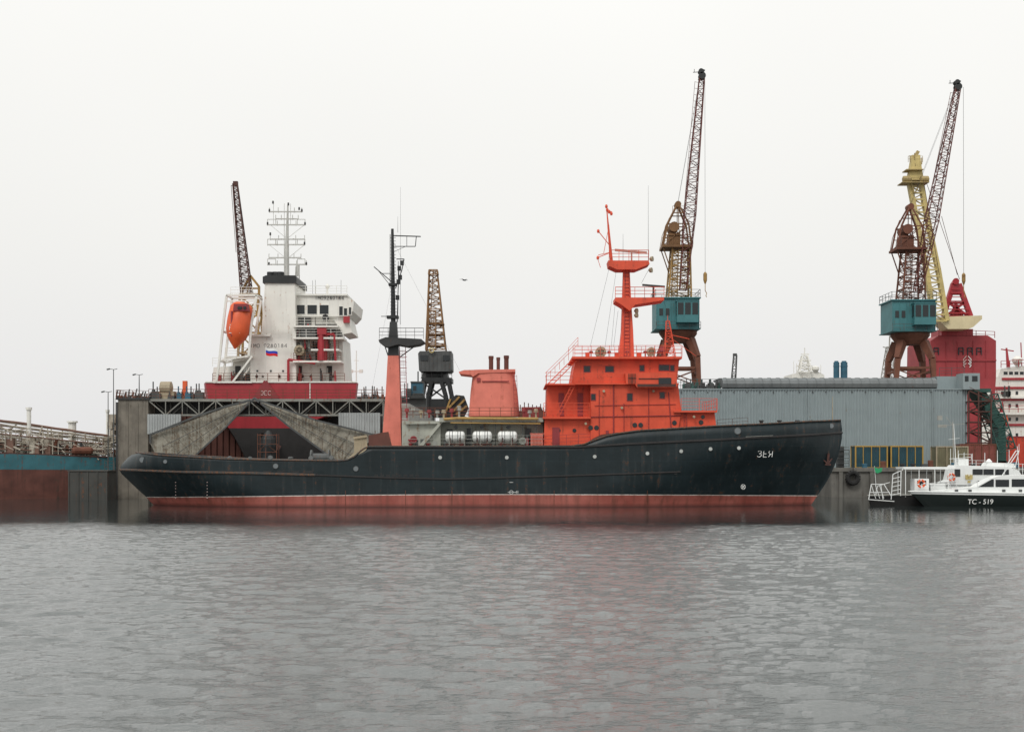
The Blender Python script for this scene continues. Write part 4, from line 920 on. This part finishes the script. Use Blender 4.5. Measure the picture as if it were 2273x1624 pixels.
g.prail([(2005,404),(2062,404)],D-5.5,h=.8,r=.05,rows=2); g.prail([(2016,360),(2048,360)],D-5.5,h=1.1,r=.05,rows=2); g.pb(2012,375,2050,377,D-5.5,2.5); g.pb(2003,403,2063,405,D-5.8,3); g.beam(P(2033,345,D-4),P(2038,336,D-4),.4)
for x,y in ((2020,345),(2046,350),(2030,340)): g.beam(P(x,y+15,D-4.5),P(x,y,D-4.5),.1)
g.path([P(2022,402,D-5),P(2030,430,D-5),P(2046,402,D-5)],.15)
part(g,'boom_head',boom,paint('boom_head_yellow',(.36,.27,.11),.6,.3,.4))
for a,b,c_,d_ in ((2090,480,2125,610),(2056,404,2130,620),(2050,400,2100,700)): g=G(); g.beam(P(a,b,D-6),P(c_,d_,D-4),.05); part(g,'boom_cable',boom,DRUST)
# ============ green gantry / stairs at dock end ============
D=188; g=G()
for x in (2150,2172,2200):
    for dd in (0,4): g.beam((X(x,D),D+dd,3.95),(X(x,D),D+dd,Z(868,D)),.13)
for k in range(7):
    y=1028-k*23; 
    for dd in (0,4): g.beam(P(2150,y,D)+Vector((0,dd,0)),P(2202,y,D)+Vector((0,dd,0)),.09)
    a,b=(2152,2200) if k%2 else (2200,2152); g.beam(P(a,y,D+1),P(b,y-23,D+1),.14); g.beam(P(a,y-8,D+.6),P(b,y-31,D+.6),.05); g.pb(2150,y,2202,y+1.5,D+.5,3)
solo(g,'stair_tower','rust-dark open steel stair tower at the end of the dock wall','stair tower',[DRUST])
D=192; g=G(); g.pp([(2160,868),(2188,868),(2232,935),(2234,1030),(2214,1030),(2216,950)],D,3); g.pb(2150,862,2200,870,D-1,5); g.lattice(P(2190,880,D-1),P(2230,1000,D-1),2.5,2.5,8,.12); g.box(X(2205,D),X(2236,D),D,D+3,3.95,5)
solo(g,'support_arm','green steel cantilever arm bracing the dock end','steel arm',[GREEN])
# ============ containers on quay ============
def container(x0,x1,y0,D,mat,fm,label,nb):
    a=X(x0,D);b=X(x1,D);zb=3.97;zt_=Z(y0,D)
    t=thing('storage_container',label,'container',((a+b)/2,D,zb),'storage containers along the quay')
    g=G(); g.box(a+.1,b-.1,D+.1,D+2.4,zb+.1,zt_-.1); corr(g,a+.12,b-.12,D+.09,zb+.15,zt_-.15,.3,.05); part(g,'body',t,mat)
    g=G()
    for x in (a,b-.18): 
        for y in (D,D+2.36): g.box(x,x+.18,y,y+.14,zb,zt_)
    for z in (zb,zt_-.16): g.box(a+.18,b-.18,D,D+.14,z,z+.16); 
    for k in range(1,nb): x=a+(b-a)*k/nb; g.box(x-.05,x+.05,D-.02,D+.08,zb+.16,zt_-.16)
    g.box(a,b,D+.14,D+2.36,zt_-.05,zt_+.02)
    part(g,'frame',t,fm)
CT=paint('container_teal',(.010,.055,.075),.6,.3,.2,streak=.2)
CY=paint('container_yellow_frame',(.40,.25,.05),.6,.2,.3)
container(1898,1971,989,180,CT,CY,'dark teal container with ochre edge frame on the quay',4)
container(1977,2050,989,180,CT,CY,'dark teal container with ochre edge frame on the quay',4)
container(2078,2150,990,181,paint('container_olive',(.17,.155,.09),.6,.3,.3),BEIGE,'faded olive container with beige frame on the quay',3)
container(2131,2212,985,184,paint('container_brick',(.22,.06,.045),.7,.3,.3),RUST,'brick red container on the quay behind the boats',5)
container(2238,2330,968,200,paint('container_orange',(.55,.06,.03),.6,.2,.2),DRED,'bright orange container on the quay',5)
for k in range(16):
    g=G(); x=1905+R()*360; D=176.5+R()*2; h=8+R()*12; z=3.96; c=Vector((X(x,D),D,z)); hh=h*D/F
    if k%3==0: g.lathe(c,c+Vector((0,0,hh)),[(0,.35),(.1,.4),(.5,.38),(.9,.4),(1,.35)],12); nm,lb_,ct='oil_drum','rusty steel oil drum standing on the quay','drum'
    elif k%3==1: g.box(c.x-.5,c.x+.5,D,D+.9,z,z+.25); g.box(c.x-.42,c.x+.4,D+.05,D+.8,z+.25,z+.25+hh*.5); nm,lb_,ct='cargo_pallet','loaded pallet of dark gear on the quay','pallet'
    else: g.lathe(c,c+Vector((0,0,.7)),[(0,.3),(.6,.22),(.7,.38),(1,.34)],10); nm,lb_,ct='quay_bollard','cast iron mooring bollard on the quay edge','bollard'
    solo(g,nm,lb_,ct,[[RUST,BLUE][k%2],DGREY,BLACK][k%3],group=ct+'s on the quay')
# tyre fender
g=G(); c_=P(1893,1060,174.4); n=16
for i in range(n):
    a0=2*math.pi*i/n;a1=2*math.pi*(i+1)/n; g.beam(c_+Vector((.75*math.cos(a0),0,.75*math.sin(a0))),c_+Vector((.75*math.cos(a1),0,.75*math.sin(a1))),.35,n=8)
g.beam(c_+Vector((0,0,.8)),c_+Vector((.2,.4,2.0)),.05)
solo(g,'tyre_fender','big black tyre fender hung on the concrete quay wall','fender',[RUBBER])
g=G(); D=176
g.pb(1858,990,1874,1038,D+1,.6); g.prail([(1850,1036),(1885,1036)],D,h=2.4,r=.06,rows=4)
for k in range(8): g.pb(1860,992+k*6,1884,993+k*6,D+.5,.3)
solo(g,'gangway_rack','dark steel gangway rack standing at the quay edge','gangway',[DGREY])
g=G(); D=177; g.beam((X(2117,D),D,3.95),P(2115,935,D),.13,.06,6); g.beam(P(2085,945,D),P(2140,940,D),.05); g.beam(P(2100,925,D),P(2116,945,D),.04); g.pb(2082,922,2092,932,D,.3); g.pb(2083,942,2102,948,D,.3)
solo(g,'lamp_post','slim lamp post with crossarm on the quay','lamp post',[LGREY],group='lamp posts on the dock')
# ============ small boats ============
def boat(name,label,x0,x1,D,beam,sheer,keel,hm,trim,band=None):
    t=thing(name,label,'boat',(X((x0+x1)/2,D),D,0)); g=G(); n=28; K=9; rows_=[]; yc=D+beam
    for i in range(n+1):
        u=i/n; f=(1-(1-u)**2.6) if u<1 else 1; f=max(.02,min(1,f))**.6*(1 if u<.9 else 1-.1*(u-.9)/.1)
        r=[]
        for k in range(K):
            w=k/(K-1); bb=beam*f*(1-.35*w**1.5); px=x0+(x1-x0)*u+(1-u)**3*w*keel; y=sheer(u)*(1-w)+1136*w
            r.append((X(px,D),bb,Z(y,D)))
        rows_.append(r)
    nv=[Vector((x,yc-b,z)) for r in rows_ for x,b,z in r]; fv=[Vector((x,yc+b,z)) for r in rows_ for x,b,z in r]; N_=len(nv)
    for i in range(n):
        for k in range(K-1):
            a=i*K+k; mi=1 if (band and k==0) else 0
            g.add([nv[a],nv[a+1],nv[a+K+1],nv[a+K]],[(0,1,2,3)],mi); g.add([fv[a],fv[a+K],fv[a+K+1],fv[a+1]],[(0,1,2,3)],mi)
        a=i*K; g.add([nv[a],nv[a+K],fv[a+K],fv[a]],[(0,1,2,3)],1 if band else 0)
    e=n*K
    for k in range(K-1): g.add([nv[e+k],nv[e+k+1],fv[e+k+1],fv[e+k]],[(0,1,2,3)])
    part(g,'hull',t,[hm]+([band] if band else []))
    for q_,s_ in ((nv,-.03),(fv,.03)):
        g=G(); g.path([q_[i*K]+Vector((0,s_,0)) for i in range(n+1)],.06,6); part(g,'gunwale',t,trim)
    return t,yc
bt,yc=boat('patrol_boat','black-green and white motor boat with raked windscreen and numbered hull',2030,2390,141,2.0,lambda u:1091+5*u,45,DGREEN,CLEANW,CLEANW)
g=G(); g.pp([(2066,1094),(2082,1089),(2120,1085),(2168,1080),(2200,1062),(2222,1055),(2300,1053),(2360,1060),(2380,1096)],142,2.1)
cb=part(g,'cabin',bt,CLEANW)
for pts in ([(2172,1080),(2202,1063),(2206,1063),(2206,1080)],[(2210,1080),(2210,1064),(2240,1064),(2240,1080)],[(2246,1080),(2246,1063),(2290,1063),(2290,1080)]):
    g=G(); g.pp(pts,141.96,.1); part(g,'window',cb,GLASS)
for x in (2120,2150,2225,2262): g=G(); g.pb(x,1086,x+7,1091,141.9,.2); part(g,'cabin_vent',bt,DGREY)
g=G(); g.prail([(2045,1089),(2100,1083),(2170,1079)],141.6,h=.75,r=.03,rows=2,step=1.0); part(g,'railing',bt,CLEANW)
g=G(); g.prail([(2230,1053),(2330,1053)],142,h=1.2,r=.035,rows=2,step=1); part(g,'railing',bt,CLEANW)
g=G(); g.path([P(2225,1054,142.5),P(2262,1000,142.5)],.06); g.path([P(2245,1025,142.5),P(2262,1000,142.5),P(2250,1052,142.5)],.05); g.beam(P(2262,1000,142.5),P(2262,985,142.5),.03); part(g,'mast',bt,CLEANW)
lettering('TC - 519',P(2176,1113.5,140.9),.78,bt,MARK,shear=.1)
b2,yc2=boat('pilot_boat','white cabin launch with national crest on its wheelhouse',2082,2400,148,2.2,lambda u:1088-2*u,30,CLEANW,DGREY)
g=G(); g.pp([(2098,1090),(2100,1070),(2112,1066),(2118,1040),(2125,1032),(2200,1034),(2240,1036),(2262,1044),(2275,1070),(2276,1092)],149,3.0)
g.pp([(2190,1036),(2196,1026),(2250,1028),(2256,1038)],149.5,2); g.pb(2128,1018,2150,1034,150,1.5)
cb=part(g,'wheelhouse',b2,CLEANW)
for a,b,y0,y1 in ((2160,2180,1042,1052),(2184,2204,1042,1052),(2210,2238,1042,1056),(2120,2130,1042,1056)): window(cb,(a+b)/2,(y0+y1)/2,b-a,y1-y0,149,DGREY)
for x in (2172,2200,2228): porthole(cb,P(x,1070,149),.17,DGREY)
g=G(); g.pb(2100,1076,2270,1077.5,148.95,.1); part(g,'rubbing_line',b2,DGREY)
g=G(); c_=P(2151,1060,148.9); 
g.lathe(c_,c_+Vector((0,-.05,0)),[(0,.22),(1,.2)],8)
for s_ in (-1,1):
    g.pp([(2151,1060),(2151+s_*4,1054),(2151+s_*8,1053),(2151+s_*8,1062),(2151+s_*3,1066)],148.85,.05); g.pp([(2151,1058),(2151+s_*2,1052),(2151+s_*4,1053),(2151+s_*2,1058)],148.8,.04)
g.pp([(2149,1066),(2153,1066),(2155,1071),(2147,1071)],148.85,.05)
part(g,'crest',b2,YEL)
g=G(); g.beam(P(2122,1034,150),P(2117,940,150),.06,.03); g.beam(P(2105,975,150),P(2130,972,150),.03); g.path([P(2108,1018,150),P(2155,1014,150)],.04)
for x in (2110,2127,2140,2158,2186,2214,2240): g.beam(P(x,1030,150),P(x,1008-R()*14,150),.035)
g.prail([(2128,1019),(2156,1019)],150,h=.6,r=.03,rows=1); g.lathe(P(2195,1030,150),P(2195,1018,150),[(0,.2),(.5,.4),(1,.1)],10)
g.beam(P(2262,1044,150),P(2258,990,150),.04); g.path([P(2236,1030,149.5),P(2255,1000,149.5),P(2262,1000,149.5)],.06)
part(g,'mast',b2,CLEANW)
for pts,D_ in (([(2080,1087),(2110,1087)],148.3),([(2120,1034),(2190,1035)],149.1)): g=G(); g.prail(pts,D_,h=.7,r=.03,rows=2,step=1); part(g,'railing',b2,CLEANW)
def buoy(px,py,D,grp='lifebuoys on the launches'):
    g=G(); c_=P(px,py,D); n=20
    for i in range(n):
        a0=2*math.pi*i/n;a1=2*math.pi*(i+1)/n; g.beam(c_+Vector((.36*math.cos(a0),0,.4*math.sin(a0))),c_+Vector((.36*math.cos(a1),0,.4*math.sin(a1))),.12,n=8,mi=1 if i%5==0 else 0)
    solo(g,'lifebuoy','orange and white ring lifebuoy hung on a launch rail','lifebuoy',[LBOAT,MARK],group=grp)
buoy(2045,1073,143.6); buoy(2112,1059,148.6)
b3,yc3=boat('work_boat','low dark-hulled open boat with white flat canopy and tubular rails',1935,2120,144,1.6,lambda u:1100-4*u,10,RUBBER,LGREY)
g=G(); g.pb(2006,1036,2110,1041,144.2,3); 
for x in (2010,2040,2075,2106):
    for dd in (0,2.8): v=P(x,1040,144.3); v.y+=dd; g.beam(v,Vector((v.x,v.y,1.0)),.05)
g.path([P(2006,1036,144.2),P(2002,1044,144.2)],.05)
part(g,'canopy',b3,CLEANW)
g=G(); g.pb(2030,1062,2062,1098,144.6,1.5); g.pb(2036,1066,2056,1076,144.57,.1,1); part(g,'console',b3,[CLEANW,GLASS])
g=G(); g.pb(2066,1075,2100,1098,144.8,1.5); g.pb(2064,1073,2102,1076,144.7,1.7); part(g,'seat_box',b3,CLEANW)
g=G(); D=144.2
for k in range(5): y=1062+k*9; g.beam(P(1980,y,D),P(1998,y-4,D),.045)
g.path([P(1978,1108,D),P(1982,1052,D),P(2000,1044,D),P(1999,1100,D)],.055); g.path([P(1928,1108,D),P(1934,1074,D),P(1962,1074,D),P(1978,1100,D)],.055); g.path([P(1930,1092,D),P(1975,1092,D)],.045)
g.path([P(1940,1110,D+1),P(1948,1078,D+1),P(1975,1070,D+1)],.045); g.path([P(1928,1108,D),P(1985,1112,D)],.055); g.path([P(1955,1075,D),P(1960,1108,D)],.045)
for k in range(3): g.path([P(1934+k*9,1076,D),P(1944+k*9,1106,D)],.04)
part(g,'boarding_ladder',b3,CLEANW)
g=G(); g.beam(P(1946,1100,D+.5),P(1941,1034,D+.5),.03); g.pp([(1941,1036),(1950,1040),(1959,1037),(1957,1046),(1948,1050),(1943,1048)],D+.4,.03,1)
part(g,'pennant',b3,[CLEANW,FG])
# ============ right background ship ============
D=262; rs=thing('research_ship','white and red ship superstructure with stacked decks and radar masts','ship',(X(2290,D),D,2))
g=G(); g.pp([(2190,1000),(2196,840),(2215,836),(2222,818),(2262,812),(2330,812),(2345,1000)],D,12)
g.pb(2216,880,2340,884,D-1,1); g.pb(2200,915,2345,920,D-1.5,2); acc2=part(g,'superstructure',rs,WHITE)
for y in (838,858,884,940): g=G(); g.pb(2205 if y>850 else 2225,y,2342,y+5,D-.3,.3); part(g,'red_band',rs,RED)
g=G(); g.pb(2192,990,2350,1040,D-.4,12); part(g,'hull',rs,RED)
for a in range(2232,2272,12): window(acc2,a,828,9,7,D,WHITE)
for y in (872,900,930,965):
    for a in range(2225,2272,16): window(acc2,a,y,6,8,D,WHITE)
g=G(); g.beam(P(2238,815,D),P(2234,772,D),.4,.2); g.beam(P(2222,775,D),P(2250,779,D),.15); g.beam(P(2268,812,D),P(2266,760,D),.12); part(g,'mast',rs,RED)
g=G(); g.lathe(P(2258,812,D),P(2258,790,D),[(0,.4),(.4,1.0),(.7,1.1),(1,.4)],10); part(g,'radar_dome',rs,WHITE)
for pts in ([(2222,816),(2300,812)],[(2196,880),(2230,880)],[(2200,915),(2280,915)]): g=G(); g.prail(pts,D-1,h=1.4,r=.08,rows=2); part(g,'railing',rs,RED)
for k in range(10): g=G(); x=2196+R()*70; y=(880,915,940)[k%3]; g.pb(x,y-12,x+5,y,D-1.4,.9); g.beam(P(x+2,y-12,D-1),P(x+2,y-24,D-1),.15); part(g,'deck_fitting',rs,[DGREY,RED,LBOAT][k%3])
D=235; g=G(); g.pp([(2176,1038),(2182,866),(2200,862),(2207,1038)],D,.6); g.box(X(2176,D),X(2210,D),D,D+3,3.9,6)
solo(g,'shed_end','white shed end wall between the dock and the ship','shed',[WHITE])
D=330; t=thing('distant_ship','distant white ship mast and bridge above the dock wall','ship',(X(1795,D),D,3))
g=G(); g.pp([(1755,1000),(1758,830),(1775,826),(1815,824),(1830,832),(1832,1000)],D,10); part(g,'superstructure',t,WHITE)
g=G(); g.lattice(P(1786,826,D),P(1786,790,D),3,1.4,4,.2)
for y,a,b in ((800,1772,1800),(812,1768,1804),(786,1778,1796)): g.beam(P(a,y,D),P(b,y,D),.2)
g.beam(P(1786,790,D),P(1786,772,D),.15); g.lathe(P(1810,826,D),P(1810,812,D),[(0,.3),(.4,1),(.8,1),(1,.3)],10)
for x in (1762,1768,1776,1822,1815): g.beam(P(x,828,D),P(x,818-R()*18,D),.1)
part(g,'mast',t,WHITE)
D=320
for a,b in ((1850,1863),(1866,1881)):
    g=G(); c_=(a+b)/2; r=(b-a)/2*D/F; g.lathe(Vector((X(c_,D),D,3)),P(c_,804,D),[(0,r),(1,r)],14); g.lathe(P(c_,808,D),P(c_,801,D),[(0,r*.75),(1,r*.7)],10)
    g.lathe(P(c_,814,D),P(c_,811,D),[(0,r*1.08),(1,r*1.08)],14)
    solo(g,'ship_funnel','blue cylindrical ship funnel showing above the dock wall','ship funnel',[BLUE],group='blue funnels')
D=330; g=G(); g.lattice(Vector((X(1615,D),D,3)),P(1632,788,D),2.0,.8,16,.15); g.pb(1628,784,1636,790,D,1)
solo(g,'derrick_boom','distant slim derrick boom rising behind the dock wall','boom',[DGREY])
D=250; g=G(); g.beam((X(1965,D),D,3),P(1975,745,D),.3,.15); g.beam(P(1960,770,D),P(1985,775,D),.12); g.lattice(P(1970,838,D),P(1974,770,D),2,1,7,.1); 
solo(g,'signal_mast','thin steel mast beside the portal crane legs','mast',[LGREY])
D=215; g=G(); g.beam((X(791,D),D,.8),P(791,778,D),.22,.08,6); g.beam(P(772,824,D),P(806,824,D),.12); g.pb(776,820,783,827,D-.2,.4); g.pb(797,820,805,827,D-.2,.4); g.beam(P(786,800,D),P(796,800,D),.08); g.box(X(784,D),X(798,D),D-.6,D+.6,.8,1.6)
solo(g,'light_mast','white light mast with floodlight crossarm on the dock','mast',[WHITE])
g=G(); D=225
g.box(X(1150,D),X(1215,D),D,D+4,2.9,Z(912,D)); g.pp([(1180,912),(1184,904),(1200,902),(1206,912)],D,2)
for k in range(6): x=1155+k*9; g.beam(P(x,912,D),P(x,900-R()*8,D),.12)
solo(g,'equipment_shed','low brick-red equipment shed behind the ship','shed',[RHULL])
# ============ left tanker barge ============
t=thing('tanker_barge','faded teal and rust-red tanker barge with pale deck pipework','barge',(X(120,171),171,0))
def LP(px,py): 
    D=166+(px+40)/300*9; return P(px,py,D)
def wall(g,pts,th,mi=0):
    n=len(pts); vs=[LP(x,y) for x,y in pts]; g.add(vs+[v+Vector((0,th,0)) for v in vs],[tuple(range(n)),tuple(range(2*n-1,n-1,-1))]+[(i,i+n,(i+1)%n+n,(i+1)%n) for i in range(n)],mi)
g=G(); wall(g,[(-120,1041),(256,1043),(256,1125),(-120,1125)],14); part(g,'lower_hull',t,RHULL)
g=G(); wall(g,[(-120,1002),(256,1015),(256,1042.8),(-120,1040.8)],14); part(g,'upper_hull',t,TEALB)
g=G(); g.path([LP(x,1001+ (x+120)*.035) - Vector((0,.1,0)) for x in range(-120,257,20)],.14); part(g,'gunwale',t,DRUST)
for x in range(-100,250,27): g=G(); g.beam(LP(x,1044)-Vector((0,.05,0)),LP(x,1104)-Vector((0,.05,0)),.06); part(g,'hull_rib',t,DRUST)
g=G(); wall(g,[(236,1046),(256,1046),(256,1118),(236,1118)],.3); 
for v in g.v: v.y-=.35
part(g,'black_hull_sheet',t,BLACK)  # flat black sheet set just in front of the barge hull
PW=paint('pipework_cream',(.42,.38,.31),.65,.35,.6,(.16,.08,.05)); PR=paint('pipework_rust',(.2,.11,.08),.7,.3,.4)
for k,(yy,dd) in enumerate(((934,3),(938,5),(943,3),(948,7),(953,4),(958,6),(963,1),(967,6),(971,7),(976,5),(981,3),(984,6),(987,2),(990,4),(993,7),(996,1.5),(1000,2.5))):
    g=G(); g.path([LP(x,yy+x*.11*(1004-yy)/68+x*.03+(R()-.5)*1.5)+Vector((0,dd,0)) for x in range(-110,250,24)],.06+R()*.1,6); part(g,'deck_pipe',t,PW if k%3 else PR)
g=G()
for k in range(90):
    x=-100+k*3.9; y0=1003+x*.05; y1=936+x*.13+R()*36; v=LP(x,y0)+Vector((0,1+R()*5,0)); w=LP(x,y1); g.beam(v,Vector((v.x,v.y,w.z)),.045+R()*.06)
for k in range(130): x=-60+R()*305; y=950+x*.12+R()*42; v=LP(x,y)+Vector((0,R()*5,0)); g.beam(v,v+Vector((R()*4-2,0,R()*2.0-1)),.06+R()*.07)
part(g,'pipe_stanchions',t,PW,kind='stuff')
for k in range(48):
    g=G(); x=-60+R()*300; v=LP(x,1004+x*.05)+Vector((0,1+R()*3,0)); s_=.2+R()*.5; h=.4+R()*1.8
    if k%2: g.box(v.x-s_,v.x+s_,v.y,v.y+1,v.z,v.z+h); g.beam(v+Vector((0,.5,h)),v+Vector((0,.5,h+.5)),.12)
    else: g.lathe(v,v+Vector((0,0,h)),[(0,.2),(.6,.2),(.62,.45),(.7,.45),(.72,.2),(1,.18)],10)
    part(g,'deck_valve',t,[RUST,PW,DGREY,PR][k%4])
g=G(); g.lathe(LP(160,1000),LP(205,1000),[(0,.4),(.1,.55),(.9,.55),(1,.4)],10); part(g,'deck_tank',t,RUST)
for x,y0,y1,dd,r in ((45,1000,902,3,.3),(213,1005,906,5,.22),(132,990,932,5,.55)):
    g=G(); o=Vector((0,dd,0)); g.lathe(LP(x,y0)+o,LP(x,y1)+o,[(0,r),(.94,r),(.94,r*1.4),(1,r*1.4)],10); part(g,'vent_pipe',t,WHITE)
for x,y in ((225,880),(236,868),(244,900),(232,905)): g=G(); v=LP(x,y)+Vector((0,6,0)); g.beam(Vector((v.x,v.y,5.5)),v,.08,.04); part(g,'deck_pole',t,PW)
g=G()
for k in range(20): x=212+R()*40; y=925+R()*70; v=LP(x,y)+Vector((0,4,0)); g.box(v.x-.6*R(),v.x+.6,v.y,v.y+1,v.z,v.z+.4+R()*.6); g.beam(v,Vector((v.x,v.y,5.4)),.06)
g.beam(LP(222,985)+Vector((0,4,0)),LP(246,920)+Vector((0,4,0)),.08); g.beam(LP(226,940)+Vector((0,4,0)),LP(250,936)+Vector((0,4,0)),.08)
part(g,'loading_arm',t,PW)
g=G(); D=163; g.box(X(153,D),X(237,D),D,D+4,-.5,Z(1046,D)); g.box(X(150,D),X(240,D),D-.1,D+4.1,Z(1046,D),Z(1043,D))
for k in range(5): x=X(153+k*21,D); g.box(x-.08,x+.08,D-.08,D+.02,0,Z(1047,D))
g.prail([(232,1044),(254,1044)],D,h=1.2,r=.05)
solo(g,'mooring_pontoon','low dark grey steel mooring pontoon alongside the barge','pontoon',[paint('pontoon_grey',(.05,.05,.045),.7,.3,.4,streak=.5)])
# bird
g=G(); D=120; c_=P(1031,622,D)
g.lathe(c_+Vector((-.22,0,.02)),c_+Vector((.2,0,.0)),[(0,.01),(.2,.04),(.5,.07),(.8,.05),(1,.01)],8)
for s_ in (-1,1):
    g.add([c_+Vector((-.08,0,.02)),c_+Vector((.08,0,.02)),c_+Vector((.02+s_*.2,s_*.15,.12)),c_+Vector((-.1+s_*.2,s_*.15,.12)),c_+Vector((-.1+s_*.42,s_*.3,.0)),],[(0,1,2,3),(3,2,4)])
g.add([c_+Vector((-.2,-.02,.02)),c_+Vector((-.2,.02,.02)),c_+Vector((-.36,.06,.03)),c_+Vector((-.36,-.06,.03))],[(0,1,2,3)])
solo(g,'bird','small dark gull gliding with wings spread in the sky','bird',[BLACK])
# ================= LIGHT =================
w=bpy.data.worlds.new("World"); scene.world=w; w.use_nodes=True; N=w.node_tree.nodes; L=w.node_tree.links
bg=N['Background']; bg.inputs['Strength'].default_value=.1
sky=N.new('ShaderNodeTexSky'); sky.sky_type='NISHITA'; sky.sun_disc=False; sky.sun_elevation=math.radians(42); sky.sun_rotation=math.radians(200); sky.air_density=1; sky.dust_density=4
tc=N.new('ShaderNodeTexCoord'); sp=N.new('ShaderNodeSeparateXYZ'); L.new(tc.outputs['Generated'],sp.inputs[0])
nz=N.new('ShaderNodeTexNoise'); nz.inputs['Scale'].default_value=1.6; nz.inputs['Detail'].default_value=3; L.new(tc.outputs['Generated'],nz.inputs['Vector'])
mr=N.new('ShaderNodeMapRange'); mr.inputs[1].default_value=0; mr.inputs[2].default_value=1; mr.inputs[3].default_value=8.35; mr.inputs[4].default_value=13.0; L.new(sp.outputs[2],mr.inputs[0])
m2=N.new('ShaderNodeMapRange'); m2.inputs[1].default_value=.3; m2.inputs[2].default_value=.7; m2.inputs[3].default_value=.97; m2.inputs[4].default_value=1.03; L.new(nz.outputs['Fac'],m2.inputs[0])
mu=N.new('ShaderNodeMath'); mu.operation='MULTIPLY'; L.new(mr.outputs[0],mu.inputs[0]); L.new(m2.outputs[0],mu.inputs[1])
tint=N.new('ShaderNodeMix'); tint.data_type='RGBA'; tint.inputs[6].default_value=(.985,.98,.985,1); tint.inputs[7].default_value=(1.0,.995,.965,1)
m3=N.new('ShaderNodeMapRange'); m3.inputs[1].default_value=0; m3.inputs[2].default_value=.16; L.new(sp.outputs[2],m3.inputs[0]); L.new(m3.outputs[0],tint.inputs[0])
cm=N.new('ShaderNodeVectorMath'); cm.operation='SCALE'; L.new(tint.outputs[2],cm.inputs[0]); L.new(mu.outputs[0],cm.inputs['Scale'])
hsv=N.new('ShaderNodeHueSaturation'); hsv.inputs['Saturation'].default_value=.15; L.new(sky.outputs[0],hsv.inputs['Color'])
mx=N.new('ShaderNodeMix'); mx.data_type='RGBA'; mx.inputs[0].default_value=.95; L.new(hsv.outputs[0],mx.inputs[6]); L.new(cm.outputs[0],mx.inputs[7]); L.new(mx.outputs[2],bg.inputs['Color'])
sl=bpy.data.lights.new('sun','SUN'); sl.energy=1.45; sl.angle=math.radians(20); sl.color=(1,.97,.92)
so=bpy.data.objects.new('sun',sl); so.rotation_euler=(math.radians(42),0,math.radians(-25)); so.location=(0,0,80); col.objects.link(so)
cd=bpy.data.cameras.new('camera'); cd.sensor_width=36; cd.lens=36*F/2273; cd.shift_y=(HY-812)/2273; cd.clip_end=8000; cd.clip_start=1
co=bpy.data.objects.new('camera',cd); co.location=(0,0,CH); co.rotation_euler=(math.radians(90),0,0); col.objects.link(co); scene.camera=co
scene.view_settings.view_transform='Standard'; scene.view_settings.look='None'; scene.view_settings.exposure=0
